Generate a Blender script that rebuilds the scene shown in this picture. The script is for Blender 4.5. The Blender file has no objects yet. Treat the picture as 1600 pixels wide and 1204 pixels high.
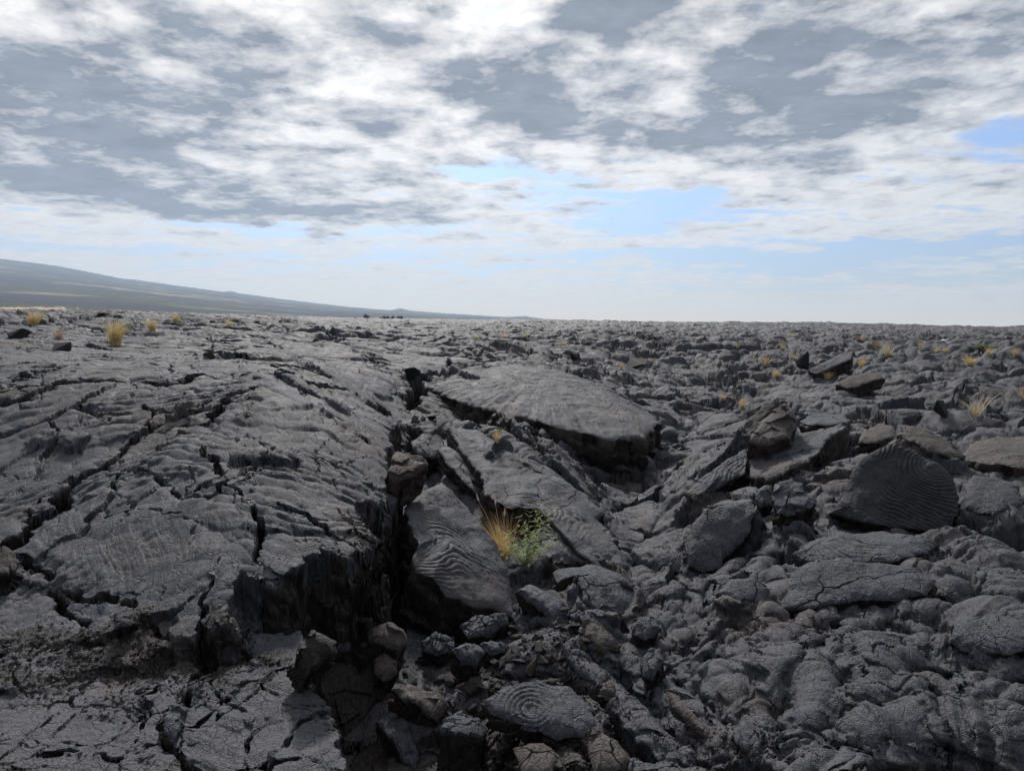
import bpy, bmesh, math, random
import numpy as np
from concurrent.futures import ThreadPoolExecutor
from mathutils import Vector, Matrix, Euler

# ------------------------------------------------------------------ camera, sky, sun, exposure
F_PX, W_PX, H_PX, HORIZON = 1111.0, 1600.0, 1204.0, 516.0
CAM_H = 1.75
PITCH = math.atan((H_PX / 2 - HORIZON) / F_PX)
CP, SP = math.cos(PITCH), math.sin(PITCH)
scene = bpy.context.scene
COL = scene.collection

cam_data = bpy.data.cameras.new("camera")
cam_data.sensor_width = 36.0
cam_data.lens = 36.0 * F_PX / W_PX
cam_data.clip_start = 0.05
cam_data.clip_end = 90000.0
cam = bpy.data.objects.new("camera", cam_data)
COL.objects.link(cam)
cam.location = (0, 0, CAM_H)
cam.rotation_euler = (math.radians(90) - PITCH, 0, 0)
scene.camera = cam

scene.view_settings.view_transform = 'Standard'
scene.view_settings.look = 'None'
scene.view_settings.exposure = 0.28
scene.view_settings.gamma = 1.0
scene.view_settings.use_curve_mapping = False
scene.render.film_transparent = False
scene.cycles.max_bounces = 5
scene.cycles.diffuse_bounces = 3
scene.cycles.glossy_bounces = 2
scene.cycles.volume_bounces = 0
scene.cycles.transparent_max_bounces = 8
scene.cycles.caustics_reflective = False
scene.cycles.use_denoising = True

SUN_AZ, SUN_EL = math.radians(-10.0), math.radians(40.0)     # azimuth from +Y, clockwise positive

class NT:
    """small helper to write node trees"""
    def __init__(self, tree):
        self.t = tree
        self.n = tree.nodes
        self.l = tree.links
    def new(self, kind, **kw):
        n = self.n.new(kind)
        for k, v in kw.items():
            setattr(n, k, v)
        return n
    def put(self, sock, v):
        if isinstance(v, bpy.types.NodeSocket):
            self.l.new(v, sock)
        elif v is not None:
            sock.default_value = v
    def math(self, op, a, b=None, c=None, clamp=False):
        n = self.new('ShaderNodeMath', operation=op, use_clamp=clamp)
        self.put(n.inputs[0], a); self.put(n.inputs[1], b)
        if c is not None: self.put(n.inputs[2], c)
        return n.outputs[0]
    def vmath(self, op, a, b=None, out=0):
        n = self.new('ShaderNodeVectorMath', operation=op)
        self.put(n.inputs[0], a)
        if b is not None: self.put(n.inputs[1], b)
        return n.outputs[out]
    def scale(self, v, s):
        n = self.new('ShaderNodeVectorMath', operation='SCALE')
        self.put(n.inputs[0], v); self.put(n.inputs['Scale'], s)
        return n.outputs[0]
    def comb(self, x, y, z):
        n = self.new('ShaderNodeCombineXYZ')
        self.put(n.inputs[0], x); self.put(n.inputs[1], y); self.put(n.inputs[2], z)
        return n.outputs[0]
    def noise(self, v, scale, detail=4, rough=0.5, dist=0.0, lac=2.0, typ='FBM', out='Fac'):
        n = self.new('ShaderNodeTexNoise')
        n.noise_type = typ
        self.put(n.inputs['Vector'], v); self.put(n.inputs['Scale'], scale)
        n.inputs['Detail'].default_value = detail
        n.inputs['Roughness'].default_value = rough
        n.inputs['Lacunarity'].default_value = lac
        n.inputs['Distortion'].default_value = dist
        return n.outputs[out]
    def voronoi(self, v, scale, feature='F1', out='Distance', rnd=1.0):
        n = self.new('ShaderNodeTexVoronoi', feature=feature)
        self.put(n.inputs['Vector'], v); self.put(n.inputs['Scale'], scale)
        n.inputs['Randomness'].default_value = rnd
        return n.outputs[out]
    def ramp(self, f, a, b, c=0.0, d=1.0, smooth=True):
        n = self.new('ShaderNodeMapRange', interpolation_type='SMOOTHSTEP' if smooth else 'LINEAR')
        self.put(n.inputs['Value'], f)
        self.put(n.inputs['From Min'], a); self.put(n.inputs['From Max'], b)
        self.put(n.inputs['To Min'], c); self.put(n.inputs['To Max'], d)
        return n.outputs[0]
    def mix(self, f, a, b, kind='MIX'):
        n = self.new('ShaderNodeMix', data_type='RGBA', blend_type=kind)
        self.put(n.inputs[0], f)
        self.put(n.inputs[6], a); self.put(n.inputs[7], b)
        return n.outputs[2]
    def attr(self, name):
        n = self.new('ShaderNodeAttribute', attribute_name=name)
        return n.outputs['Fac']
    def bump(self, h, strength, dist, normal=None):
        n = self.new('ShaderNodeBump')
        self.put(n.inputs['Strength'], strength); self.put(n.inputs['Distance'], dist)
        self.put(n.inputs['Height'], h)
        if normal is not None: self.put(n.inputs['Normal'], normal)
        return n.outputs[0]

def px_dir(px, py):
    """world direction (unnormalised) of a point of the photograph"""
    x = (px - W_PX / 2) / F_PX
    d = (py - H_PX / 2) / F_PX
    return (x, CP - d * SP, -SP - d * CP)

# world: Nishita sky behind a broken cloud deck
world = bpy.data.worlds.new("World")
scene.world = world
world.use_nodes = True
def build_world():
    world.node_tree.nodes.clear()
    w = NT(world.node_tree)
    out = w.new('ShaderNodeOutputWorld')
    bg = w.new('ShaderNodeBackground')
    w.l.new(bg.outputs[0], out.inputs[0])
    geo = w.new('ShaderNodeTexCoord')
    d = w.vmath('NORMALIZE', geo.outputs['Generated'])
    sky = w.new('ShaderNodeTexSky', sky_type='NISHITA')
    sky.sun_disc = False
    sky.sun_elevation = SUN_EL
    sky.sun_rotation = SUN_AZ
    sky.altitude = 50
    sky.air_density = 1.0
    sky.dust_density = 1.6
    sky.ozone_density = 2.0
    skc = w.new('ShaderNodeSeparateXYZ'); w.put(skc.inputs[0], d)
    X, Y, Z = skc.outputs
    zc = w.math('MAXIMUM', Z, 0.012)
    w.put(sky.inputs[0], w.comb(X, Y, zc))
    # coordinates on the cloud deck (softened towards the horizon)
    den = w.math('ADD', zc, 0.10)
    qx = w.math('DIVIDE', X, den); qy = w.math('DIVIDE', Y, den)
    q = w.comb(qx, qy, 0.0)
    # azimuth / elevation in degrees-like tangent units used to place the cloud masses
    hyp = w.math('SQRT', w.math('ADD', w.math('MULTIPLY', X, X), w.math('MULTIPLY', Y, Y)))
    az = w.math('ARCTAN2', X, Y)
    el = w.math('ARCTAN2', Z, hyp)
    wn = w.noise(q, 1.1, 5, 0.55, out='Color')
    wv = w.vmath('SUBTRACT', wn, (0.5, 0.5, 0.5))
    p2 = w.vmath('ADD', w.comb(az, w.math('MULTIPLY', el, 1.0), 0.0), w.vmath('MULTIPLY', wv, (0.26, 0.11, 0.0)))
    def blobs(lst):
        acc = None
        for (px, py, sx, sy, amp, tilt) in lst:
            v = px_dir(px, py)
            a = math.atan2(v[0], v[1]); e = math.atan2(v[2], math.hypot(v[0], v[1]))
            m = w.new('ShaderNodeMapping', vector_type='TEXTURE')
            w.put(m.inputs[0], p2)
            m.inputs['Location'].default_value = (a, e, 0)
            m.inputs['Rotation'].default_value = (0, 0, math.radians(tilt))
            m.inputs['Scale'].default_value = (sx / F_PX, sy / F_PX, 1)
            ln = w.vmath('LENGTH', m.outputs[0], out=1)
            f = w.ramp(ln, 1.25, 0.15, 0.0, amp)
            acc = f if acc is None else w.math('ADD', acc, f)
        return acc
    dark = blobs(DARK_BLOBS)
    clear = blobs(CLEAR_BLOBS)
    n1 = w.noise(q, 3.1, 9, 0.60, 0.15)
    n2 = w.noise(w.vmath('ADD', q, (7.3, 2.1, 0)), 8.0, 7, 0.62, 0.1)
    n3 = w.noise(w.vmath('MULTIPLY', w.vmath('ADD', q, (1.3, 5.1, 0)), (0.55, 1.9, 1)), 2.6, 7, 0.62, 0.5)
    # thin bright cloud: covers most of the upper sky, streaks lower down
    hi = w.ramp(el, 0.10, 0.32, 0.0, 1.0)
    cov = w.math('MULTIPLY_ADD', hi, 0.26, 0.05)
    cov = w.math('ADD', cov, w.math('MULTIPLY_ADD', w.math('MULTIPLY_ADD', n3, 0.5, w.math('MULTIPLY', n1, 0.5)), 2.4, -0.98))
    cov = w.math('ADD', cov, w.math('MULTIPLY_ADD', n2, 0.8, -.25))
    cov = w.math('SUBTRACT', cov, clear)
    cov = w.math('ADD', cov, w.math('MULTIPLY', dark, 0.8))
    thin = w.ramp(cov, 0.0, 0.46, 0.0, 1.0)
    # thick grey parts
    th = w.math('ADD', w.math('MULTIPLY', dark, 1.15), w.math('MULTIPLY_ADD', n1, 2.6, -1.14))
    th = w.math('ADD', th, w.math('MULTIPLY_ADD', n2, 1.7, -0.83))
    thick = w.ramp(w.math('SUBTRACT', th, w.ramp(el, .22, .06, 0, .45)), -0.02, 0.72, 0.0, 1.0, False)
    skyc = w.mix(1.0, sky.outputs[0], (0.068, 0.090, 0.124, 1), 'MULTIPLY')
    # hazy pale band low over the horizon
    hz = w.ramp(el, 0.09, -0.01, 0.0, 0.9)
    skyc = w.mix(hz, skyc, (1.15, 0.98, 0.74, 1))
    # brightness of the lit cloud: brighter towards the hidden sun
    sv = (math.sin(SUN_AZ) * math.cos(SUN_EL), math.cos(SUN_AZ) * math.cos(SUN_EL), math.sin(SUN_EL))
    dt = w.vmath('DOT_PRODUCT', d, sv, out=1)
    glow = w.ramp(dt, 0.55, 1.0, 0.0, 1.0)
    bright = w.mix(glow, (0.80, 0.80, 0.80, 1), (1.10, 1.05, 0.99, 1))
    grey = w.mix(glow, (0.125, 0.140, 0.168, 1), (0.165, 0.178, 0.205, 1))
    back = w.ramp(dt, -.5, .75, .46, 1.0)
    puff = w.ramp(n2, 0.3, 0.7, 0.80, 1.14, False)
    mot = w.ramp(w.noise(w.vmath('MULTIPLY', w.vmath('ADD', q, (3.7, 8.8, 0)), (.8, 1.3, 1)), 4.6, 6, .6), .3, .7, .82, 1.5, False)
    grey = w.mix(1.0, grey, w.comb(mot, mot, mot), 'MULTIPLY')
    cloudc = w.mix(thick, bright, grey)
    puff = w.math('MULTIPLY', puff, back)
    cloudc = w.mix(1.0, cloudc, w.comb(puff, puff, puff), 'MULTIPLY')
    warm = w.ramp(el, 0.30, 0.02, 0.0, 0.55)
    cloudc = w.mix(w.math('MULTIPLY', warm, w.math('SUBTRACT', 1.0, thick)), cloudc, (1.05, .96, .82, 1))
    low = w.ramp(el, 0.0, 0.06, 0.0, 1.0)
    full = w.mix(w.math('MULTIPLY', w.math('MULTIPLY', thin, 0.97), low), skyc, cloudc)
    w.put(bg.inputs[0], full)
    bg.inputs[1].default_value = 1.0
# cloud masses: photo px, py, half width, half height, amount, tilt
DARK_BLOBS = [
    (60, 130, 240, 90, 0.40, 0), (130, 235, 360, 70, 0.33, 0), (310, 150, 200, 60, 0.23, 0), (100, 290, 380, 46, 0.33, 0), (360, 318, 400, 34, 0.33, -2),
    (620, 330, 190, 22, 0.23, 0), (570, 75, 110, 45, 0.33, -10), (690, 30, 60, 30, 0.23, 20), (400, 110, 70, 45, 0.20, 0), (600, 165, 70, 25, 0.23, 0),
    (780, 165, 130, 60, 0.41, -8), (900, 30, 80, 26, 0.30, 0), (1050, 60, 260, 90, 0.40, -18), (980, 180, 220, 45, 0.40, -12), (840, 110, 60, 60, 0.17, 0),
    (1300, 50, 260, 80, 0.33, 20), (1430, 120, 220, 60, 0.26, 14), (1330, 235, 110, 32, 0.30, 16), (1150, 215, 160, 34, 0.26, -8), (1560, 60, 120, 90, 0.17, 0),
    (180, 15, 200, 40, 0.23, 0), (340, 40, 120, 40, 0.10, 0), (540, 285, 90, 18, 0.17, 0), (1290, 180, 130, 50, 0.13, 10),
]
CLEAR_BLOBS = [
    (760, 265, 110, 26, 0.6, -4), (1000, 330, 190, 28, 0.5, 0), (870, 300, 70, 26, 0.35, 0), (1570, 215, 70, 34, 0.6, 10), (1580, 265, 40, 12, 0.4, 0),
    (1250, 400, 600, 24, 0.55, 0), (400, 350, 160, 14, 0.45, 0), (620, 360, 160, 12, 0.3, 0), (250, 400, 260, 20, 0.30, 0), (1400, 440, 500, 20, 0.4, 0),
    (1100, 300, 60, 12, 0.3, 0), (960, 255, 40, 12, 0.3, 0), (1400, 385, 220, 20, 0.4, 0), (600, 400, 100, 12, 0.3, 0),
]
build_world()

sun_data = bpy.data.lights.new("sun", 'SUN')
sun_data.energy = 3.2
sun_data.angle = math.radians(8.0)
sun_data.color = (1.0, 0.97, 0.93)
sun = bpy.data.objects.new("sun", sun_data)
COL.objects.link(sun)
sun.rotation_euler = (math.radians(90) - SUN_EL, 0, math.pi - SUN_AZ)
sun.rotation_euler = Vector((math.sin(SUN_AZ) * math.cos(SUN_EL), math.cos(SUN_AZ) * math.cos(SUN_EL), math.sin(SUN_EL))).to_track_quat('Z', 'Y').to_euler()

# ------------------------------------------------------------------ the separate slabs and blocks, as outlines
def O(r, *pts):
    """outline helper: distance r for points given as (px, py) or (px, py, extra distance)"""
    return [(p[0], p[1], r + (p[2] if len(p) > 2 else 0)) for p in pts]

SLABS = [
 # --- centre
 dict(name='lava_slab', label='big tilted slab with fine combed ropes leaning beside the deep fissure', seat=False, base=(700, 998), thick=.42, bulge=.10, crack=0, jag=.5,
      outline=O(5.6, (655, 768, 1.3), (690, 752, 1.7), (705, 765, 1.5), (725, 787, 1.2), (752, 815, .9), (775, 848, .7), (792, 885, .45), (802, 930, .2), (803, 965, 0), (770, 948, -.05), (735, 945, -.1), (697, 928, -.15), (675, 902, -.15), (648, 893, 0), (645, 868, .1), (657, 848, .2), (640, 815, .5), (632, 792, .9)),
      rope=(640, 1090, 5.6, .030, .017)),
 dict(name='lava_slab', label='broad domed slab in the mid distance with a dark hollow under its lower edge', base=(960, 716), seat=False, thick=.5, bulge=.45, crack=1.1, down=1.5, jag=1.6,
      outline=O(11.5, (668, 606, 1.5), (720, 582, 4.0), (800, 572, 6.0), (880, 582, 5.5), (950, 606, 4.0), (1010, 640, 2.0), (1035, 664, .5), (1000, 684, -.4), (940, 684, -.5), (870, 664, -.4), (800, 650, 0), (745, 636, .4), (700, 618, 1.0)), rope=(600, 700, 11, .15, .022)),
 dict(name='lava_slab', label='long ridge slab sloping down to the right behind the green shrub', seat=False, base=(960, 900), thick=.30, bulge=.10, crack=.5, jag=.7,
      outline=O(7.0, (700, 668, 3.4), (745, 672, 3.6), (800, 705, 2.6), (860, 738, 2.0), (915, 770, 1.5), (945, 800, 1.1), (930, 812, 1.0), (955, 845, .6), (985, 885, .2), (988, 905, 0), (950, 893, 0), (905, 862, .2), (868, 822, .6), (838, 795, .9), (790, 790, .9), (762, 770, 1.2), (748, 735, 1.8), (718, 700, 2.6)),
      rope=(700, 900, 7.5, .055, .014)),
 dict(name='lava_slab', label='narrow smooth plate leaning left of the long ridge slab', seat=False, thick=.14, bulge=.03, crack=.4,
      outline=O(7.4, (683, 700, 1.0), (700, 694, 1.1), (722, 712, .9), (745, 735, .6), (753, 762, .2), (748, 775, .1), (725, 752, .3), (704, 728, .6))),
 dict(name='lava_slab', label='flat dark plate with a cracked face, right of the grass and shrub', thick=.14, bulge=.03, crack=.5,
      outline=O(6.4, (903, 900, .2), (930, 893, .25), (965, 905, .25), (990, 925, .15), (1000, 950, 0), (975, 965, -.1), (935, 958, -.15), (912, 935, -.05))),
 dict(name='lava_slab', label='thin arched plate with a pale edge above the flat dark plate', seat=False, thick=.09, bulge=.05, crack=.3,
      outline=O(6.6, (863, 893, 0), (895, 884, .15), (925, 880, .3), (960, 893, .25), (988, 912, .1), (955, 908, -.05), (925, 893, 0), (895, 897, -.1), (872, 908, -.15))),
 dict(name='lava_slab', label='curved tube shell lying on the rubble below the shrub', thick=.12, bulge=.08, crack=.25,
      outline=O(5.7, (806, 920, .2), (828, 911, .25), (858, 925, .15), (884, 943, 0), (880, 958, -.1), (862, 966, -.15), (835, 943, 0))),
 dict(name='lava_slab', label='flat brown plate broken in two beside the trench bottom', thick=.08, bulge=.02, crack=.2, mat='warm',
      outline=O(5.35, (913, 967, .15), (940, 974, .12), (968, 1002, 0), (970, 1015, -.05), (935, 1010, -.08), (914, 990, 0))),
 dict(name='lava_slab', label='light angular plate on top of the rubble, right of the tube shell', thick=.07, bulge=.02, crack=0,
      outline=O(5.5, (915, 952, .15), (935, 950, .15), (958, 966, .05), (955, 978, 0), (930, 972, 0))),
 # --- blocks in the trench
 dict(name='lava_block', label='large dark block with a flat face standing in the trench', base=(540, 1185), thick=.35, bulge=.02, crack=0, bare=True, down=.2, rough=.7,
      outline=O(4.55, (488, 1062, .0), (515, 1024, .12), (545, 1012, .2), (575, 1028, .15), (602, 1047, .1), (592, 1085, -.02), (570, 1120, -.12), (545, 1160, -.22), (528, 1180, -.28), (505, 1130, -.15))),
 dict(name='lava_block', label='pointed dark wedge behind the large flat-faced block', thick=.3, bulge=.03, crack=0, bare=True,
      outline=O(4.95, (470, 1012, -.05), (488, 984, .05), (505, 985, .1), (525, 1000, .1), (532, 1020, .05), (505, 1035, -.05), (486, 1050, -.12))),
 dict(name='lava_block', label='rounded grey log-shaped block lying at the mouth of the cave', thick=.16, bulge=.06, crack=.3,
      outline=O(5.1, (524, 993, 0), (545, 975, .1), (563, 968, .15), (574, 978, .1), (566, 992, .02), (545, 1012, -.08), (528, 1008, -.08))),
 dict(name='lava_block', label='round-topped boulder right of the log-shaped block', thick=.34, bulge=.07, crack=.25, mat='warm',
      outline=O(5.15, (576, 985, 0), (590, 975, .1), (612, 973, .12), (633, 984, .08), (638, 1000, 0), (622, 1012, -.08), (598, 1006, -.08), (580, 998, -.05))),
 dict(name='lava_block', label='brown cracked block wedged under the round-topped boulder', thick=.22, bulge=.04, crack=.2, mat='warm',
      outline=O(4.85, (585, 1030, .02), (602, 1020, .08), (622, 1032, .05), (620, 1052, -.05), (600, 1062, -.1), (586, 1050, -.06))),
 dict(name='lava_block', label='long reddish-brown block like a fallen beam across the trench', thick=.16, bulge=.04, crack=.5, mat='warm',
      outline=O(4.6, (610, 1078, .02), (620, 1063, .1), (655, 1070, .1), (700, 1078, .1), (703, 1098, 0), (683, 1128, -.15), (655, 1108, -.1), (628, 1090, -.06))),
 dict(name='lava_block', label='slanting block with a corded crest below the reddish beam', base=(620, 1215), thick=.5, bulge=.03, crack=.12, down=.5,
      outline=O(4.0, (588, 1122, .1), (604, 1112, .15), (630, 1122, .1), (648, 1150, 0), (656, 1182, -.12), (645, 1196, -.2), (622, 1165, -.1), (602, 1140, 0)), rope=(560, 1190, 4.0, .022, .012)),
 dict(name='lava_block', label='dark sloping block filling the trench at the lower edge', base=(600, 1230), thick=.4, bulge=.02, crack=0, bare=True,
      outline=O(3.75, (556, 1175, .1), (590, 1130, .3), (610, 1150, .15), (640, 1195, -.05), (650, 1240, -.2), (560, 1240, -.2), (535, 1210, -.05))),
 dict(name='lava_block', label='cube-like block with a pale flat top at the lower edge', base=(725, 1206), thick=.48, bulge=.01, crack=.4, down=2.5, shrink=1.0, rough=.6,
      outline=O(4.05, (684, 1132, -.05), (700, 1115, .1), (722, 1107, .18), (745, 1118, .1), (764, 1135, 0), (752, 1145, -.08), (715, 1140, -.1))),
 dict(name='lava_block', label='ropy block broken off the front of the big tilted slab', thick=.18, bulge=.03, crack=.12,
      outline=O(5.25, (715, 975, .05), (745, 958, .12), (790, 955, .15), (795, 972, .05), (765, 990, -.03), (732, 995, -.08)), rope=(700, 930, 5.3, .022, .012)),
 dict(name='lava_block', label='small ropy block in the rubble left of the cracked grey lump', thick=.16, bulge=.03, crack=.15,
      outline=O(5.05, (657, 1000, 0), (680, 986, .08), (708, 995, .08), (712, 1012, 0), (685, 1020, -.06), (662, 1016, -.05)), rope=(640, 960, 5.0, .022, .012)),
 dict(name='lava_block', label='cracked grey lump in the middle of the rubble', thick=.2, bulge=.05, crack=.12,
      outline=O(4.95, (708, 1012, 0), (725, 1002, .08), (748, 1004, .08), (757, 1020, 0), (745, 1036, -.06), (720, 1034, -.06))),
 dict(name='lava_block', label='grey square block at the right end of the rubble', thick=.14, bulge=.02, crack=0,
      outline=O(5.15, (752, 1003, 0), (768, 997, .08), (790, 1002, .08), (788, 1018, -.02), (765, 1022, -.06))),
 dict(name='lava_block', label='brown block standing at the head of the fissure', thick=.34, bulge=.05, crack=0, mat='warm', bare=True,
      outline=O(7.3, (605, 735, -.1), (618, 705, .2), (640, 708, .3), (665, 715, .3), (668, 728, .1), (640, 745, -.1), (618, 755, -.2))),
 dict(name='lava_slab', label='small ropy plate tipped into the head of the fissure', seat=False, thick=.16, bulge=.03, crack=.2,
      outline=O(7.0, (629, 742, .2), (645, 736, .4), (665, 752, .3), (676, 770, .1), (662, 780, -.1), (640, 765, 0)), rope=(600, 800, 7.2, .04, .012)),
 dict(name='lava_block', label='cluster block of fractured crust above the fissure head', thick=.3, bulge=.05, crack=.2,
      outline=O(8.6, (640, 690, 0), (660, 676, .4), (690, 684, .4), (700, 700, .1), (680, 712, -.2), (652, 708, -.2))),
 # --- right of the trench
 dict(name='lava_slab', label='upright round slab with curved black ropes on its dark face', base=(1380, 838), thick=.30, bulge=.05, crack=0, down=.3, jag=.5, mat='dark',
      outline=O(7.6, (1296, 800, -.25), (1318, 770, -.1), (1336, 730, .05), (1348, 712, .1), (1374, 702, .15), (1398, 692, .2), (1428, 703, .2), (1462, 722, .15), (1490, 742, .1), (1500, 775, 0), (1494, 805, -.15), (1478, 835, -.3), (1420, 825, -.35), (1350, 815, -.35)),
      rope=(1456, 738, 7.75, .034, .015)),
 dict(name='lava_block', label='massive grey block with a dark broken right side', base=(1230, 772), thick=.55, bulge=.05, crack=.6, down=1.2, rough=1.3,
      outline=O(7.7, (1172, 742, -.1), (1172, 712, .2), (1186, 693, .5), (1225, 682, .8), (1268, 676, .9), (1300, 664, 1.1), (1328, 658, 1.2), (1322, 668, .9), (1292, 682, .5), (1276, 700, .2), (1262, 722, -.1), (1232, 735, -.25), (1200, 752, -.35))),
 dict(name='lava_block', label='peaked rock rising behind the massive grey block', thick=.5, bulge=.05, crack=.4, mat='warm', down=.8,
      outline=O(9.2, (1168, 690, -.3), (1186, 660, .1), (1206, 640, .3), (1228, 627, .5), (1240, 640, .4), (1246, 665, .2), (1232, 682, -.1), (1200, 694, -.3))),
 dict(name='lava_slab', label='rounded grey plate in front of the peaked rock', thick=.15, bulge=.05, crack=0,
      outline=O(8.9, (1205, 685, 0), (1212, 668, .15), (1228, 660, .2), (1245, 670, .15), (1250, 685, 0), (1228, 692, -.1))),
 dict(name='lava_slab', label='flat-topped plate with a thick black edge behind the massive block', thick=.18, bulge=.02, crack=.5, down=2.0,
      outline=O(9.9, (1250, 657, 0), (1262, 648, .4), (1290, 645, .7), (1320, 649, .6), (1328, 659, 0), (1300, 663, -.15), (1268, 663, -.15))),
 dict(name='lava_slab', label='tall leaning shard on the left side of the peaked rock', thick=.12, bulge=.02, crack=0, bare=True,
      outline=O(9.6, (1150, 690, -.3), (1170, 655, .1), (1195, 632, .4), (1215, 620, .6), (1210, 636, .4), (1190, 660, .1), (1172, 690, -.3))),
 dict(name='lava_block', label='notched grey block below the massive one', thick=.2, bulge=.04, crack=.35,
      outline=O(7.0, (1206, 775, 0), (1210, 754, .15), (1238, 746, .25), (1254, 752, .2), (1258, 766, .1), (1276, 778, 0), (1262, 792, -.1), (1236, 803, -.18), (1214, 800, -.15))),
 dict(name='lava_block', label='small cracked lump left of the notched grey block', thick=.16, bulge=.04, crack=0,
      outline=O(6.95, (1182, 764, .05), (1196, 754, .12), (1207, 758, .1), (1206, 785, -.05), (1190, 792, -.1), (1180, 780, -.05))),
 dict(name='lava_slab', label='low slab with fanned ropes in front of the round upright slab', thick=.14, bulge=.07, crack=.5, down=1.5,
      outline=O(6.0, (1240, 862, .05), (1270, 842, .3), (1320, 834, .4), (1380, 826, .5), (1430, 834, .45), (1466, 850, .3), (1445, 862, .1), (1400, 874, -.05), (1340, 880, -.1), (1280, 880, -.1)), rope=(1440, 780, 6.6, .038, .013)),
 dict(name='lava_slab', label='broad smooth dark slab facing the viewer, below the fanned ropes', base=(1300, 956), thick=.16, bulge=.04, crack=.9, down=.5,
      outline=O(5.8, (1214, 952, -.2), (1232, 915, 0), (1252, 885, .15), (1278, 870, .25), (1330, 874, .25), (1400, 878, .3), (1438, 886, .3), (1466, 905, .2), (1450, 928, .05), (1400, 938, -.05), (1330, 938, -.12), (1270, 950, -.2))),
 dict(name='lava_slab', label='tilted smooth slab with a lobed outline and a black crack', thick=.15, bulge=.04, crack=.6, down=.4,
      outline=O(6.7, (1076, 880, -.3), (1070, 850, -.15), (1082, 820, 0), (1100, 795, .15), (1128, 788, .2), (1150, 782, .25), (1176, 778, .3), (1180, 800, .15), (1170, 835, 0), (1148, 862, -.12), (1130, 872, -.18), (1128, 888, -.28), (1100, 890, -.3)), rope=(1100, 830, 6.7, .030, .006)),
 dict(name='lava_slab', label='small plate with nested arcs at the foot of the lobed slab', thick=.12, bulge=.04, crack=0, down=.5,
      outline=O(6.45, (1026, 886, -.1), (1034, 868, 0), (1058, 858, .1), (1080, 850, .15), (1096, 858, .12), (1100, 885, -.1), (1065, 890, -.15)), rope=(1090, 840, 6.5, .028, .012)),
 dict(name='lava_slab', label='long wedge slab crossed by a crack, left of the massive block', thick=.16, bulge=.06, crack=.5, down=.8,
      outline=O(7.9, (1070, 770, -.2), (1095, 745, .1), (1130, 722, .5), (1165, 702, .9), (1172, 712, .8), (1168, 735, .3), (1140, 752, .1), (1115, 765, 0), (1090, 780, -.3)), rope=(1000, 700, 8.8, .05, .010)),
 dict(name='lava_slab', label='rounded plate between the wedge slab and the lobed slab', thick=.14, bulge=.05, crack=.3,
      outline=O(7.2, (1056, 790, 0), (1066, 774, .15), (1085, 770, .2), (1098, 780, .15), (1090, 800, 0), (1070, 804, -.1))),
 dict(name='lava_slab', label='reddish slab with a lit flat top at the right edge of the view', thick=.25, bulge=.04, crack=.8, mat='warm', down=1.5,
      outline=O(7.9, (1500, 712, 0), (1520, 690, .5), (1560, 680, .8), (1620, 680, .8), (1680, 690, .5), (1680, 725, -.2), (1600, 728, -.3), (1540, 722, -.2))),
 dict(name='lava_slab', label='plain grey slab between the round upright slab and the right edge', thick=.2, bulge=.04, crack=.6, down=.8,
      outline=O(7.2, (1510, 790, -.2), (1508, 760, .05), (1520, 742, .2), (1560, 745, .2), (1592, 757, .15), (1598, 785, -.1), (1560, 798, -.25), (1530, 800, -.25))),
 dict(name='lava_slab', label='brown ledge left of the vertical notch, behind the round upright slab', thick=.25, bulge=.04, crack=.7, mat='warm', down=2,
      outline=O(8.9, (1340, 690, -.1), (1348, 672, .3), (1375, 660, .6), (1398, 664, .5), (1398, 680, .1), (1370, 690, -.1))),
 dict(name='lava_slab', label='brown ledge right of the vertical notch, behind the round upright slab', thick=.25, bulge=.05, crack=.7, mat='warm', down=2,
      outline=O(9.0, (1404, 680, .1), (1406, 662, .5), (1440, 668, .5), (1480, 688, .3), (1510, 712, .0), (1488, 716, -.1), (1450, 700, -.1), (1425, 688, 0))),
 # --- bottom centre and right
 dict(name='lava_slab', label='flat plate with a swirl of curved ropes at the bottom centre', thick=.12, bulge=.05, crack=.7, seat=False,
      outline=O(4.45, (757, 1090, .1), (790, 1070, .22), (840, 1062, .26), (888, 1073, .2), (920, 1098, .1), (934, 1130, -.05), (915, 1152, -.14), (868, 1152, -.14), (808, 1130, -.06), (768, 1112, .02)), rope=(835, 1100, 4.45, .036, .011)),
 dict(name='lava_slab', label='light brown plate split by a crack below the swirl of ropes', thick=.12, bulge=.03, crack=.25, mat='warm', seat=False,
      outline=O(3.95, (800, 1165, .1), (850, 1158, .15), (880, 1180, 0), (862, 1204, -.12), (815, 1200, -.1))),
 dict(name='lava_slab', label='smooth leaning plate on the right flank above the twin toes', thick=.14, bulge=.04, crack=.5, down=.8,
      outline=O(6.0, (1120, 925, -.1), (1140, 903, .1), (1180, 900, .15), (1205, 918, .1), (1195, 945, -.08), (1150, 948, -.15))),
 dict(name='lava_slab', label='rounded grey plate high on the right flank near the view edge', thick=.16, bulge=.05, crack=.5, down=.8,
      outline=O(5.6, (1480, 1000, -.1), (1500, 965, .15), (1550, 955, .2), (1610, 965, .2), (1640, 1000, 0), (1580, 1018, -.15), (1520, 1018, -.15)), rope=(1600, 900, 5.8, .045, .007)),
 dict(name='lava_slab', label='half-round tube fragment with a dark hollow end', seat=False, thick=.14, bulge=.05, crack=0, down=.6,
      outline=O(4.35, (962, 1082, .2), (975, 1074, .22), (985, 1100, .1), (994, 1140, -.08), (988, 1152, -.14), (972, 1138, -.08), (966, 1110, .05))),
 dict(name='lava_slab', label='reddish bar-shaped slab leaning against the swollen toes', seat=False, thick=.07, bulge=.03, crack=0, mat='warm',
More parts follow.
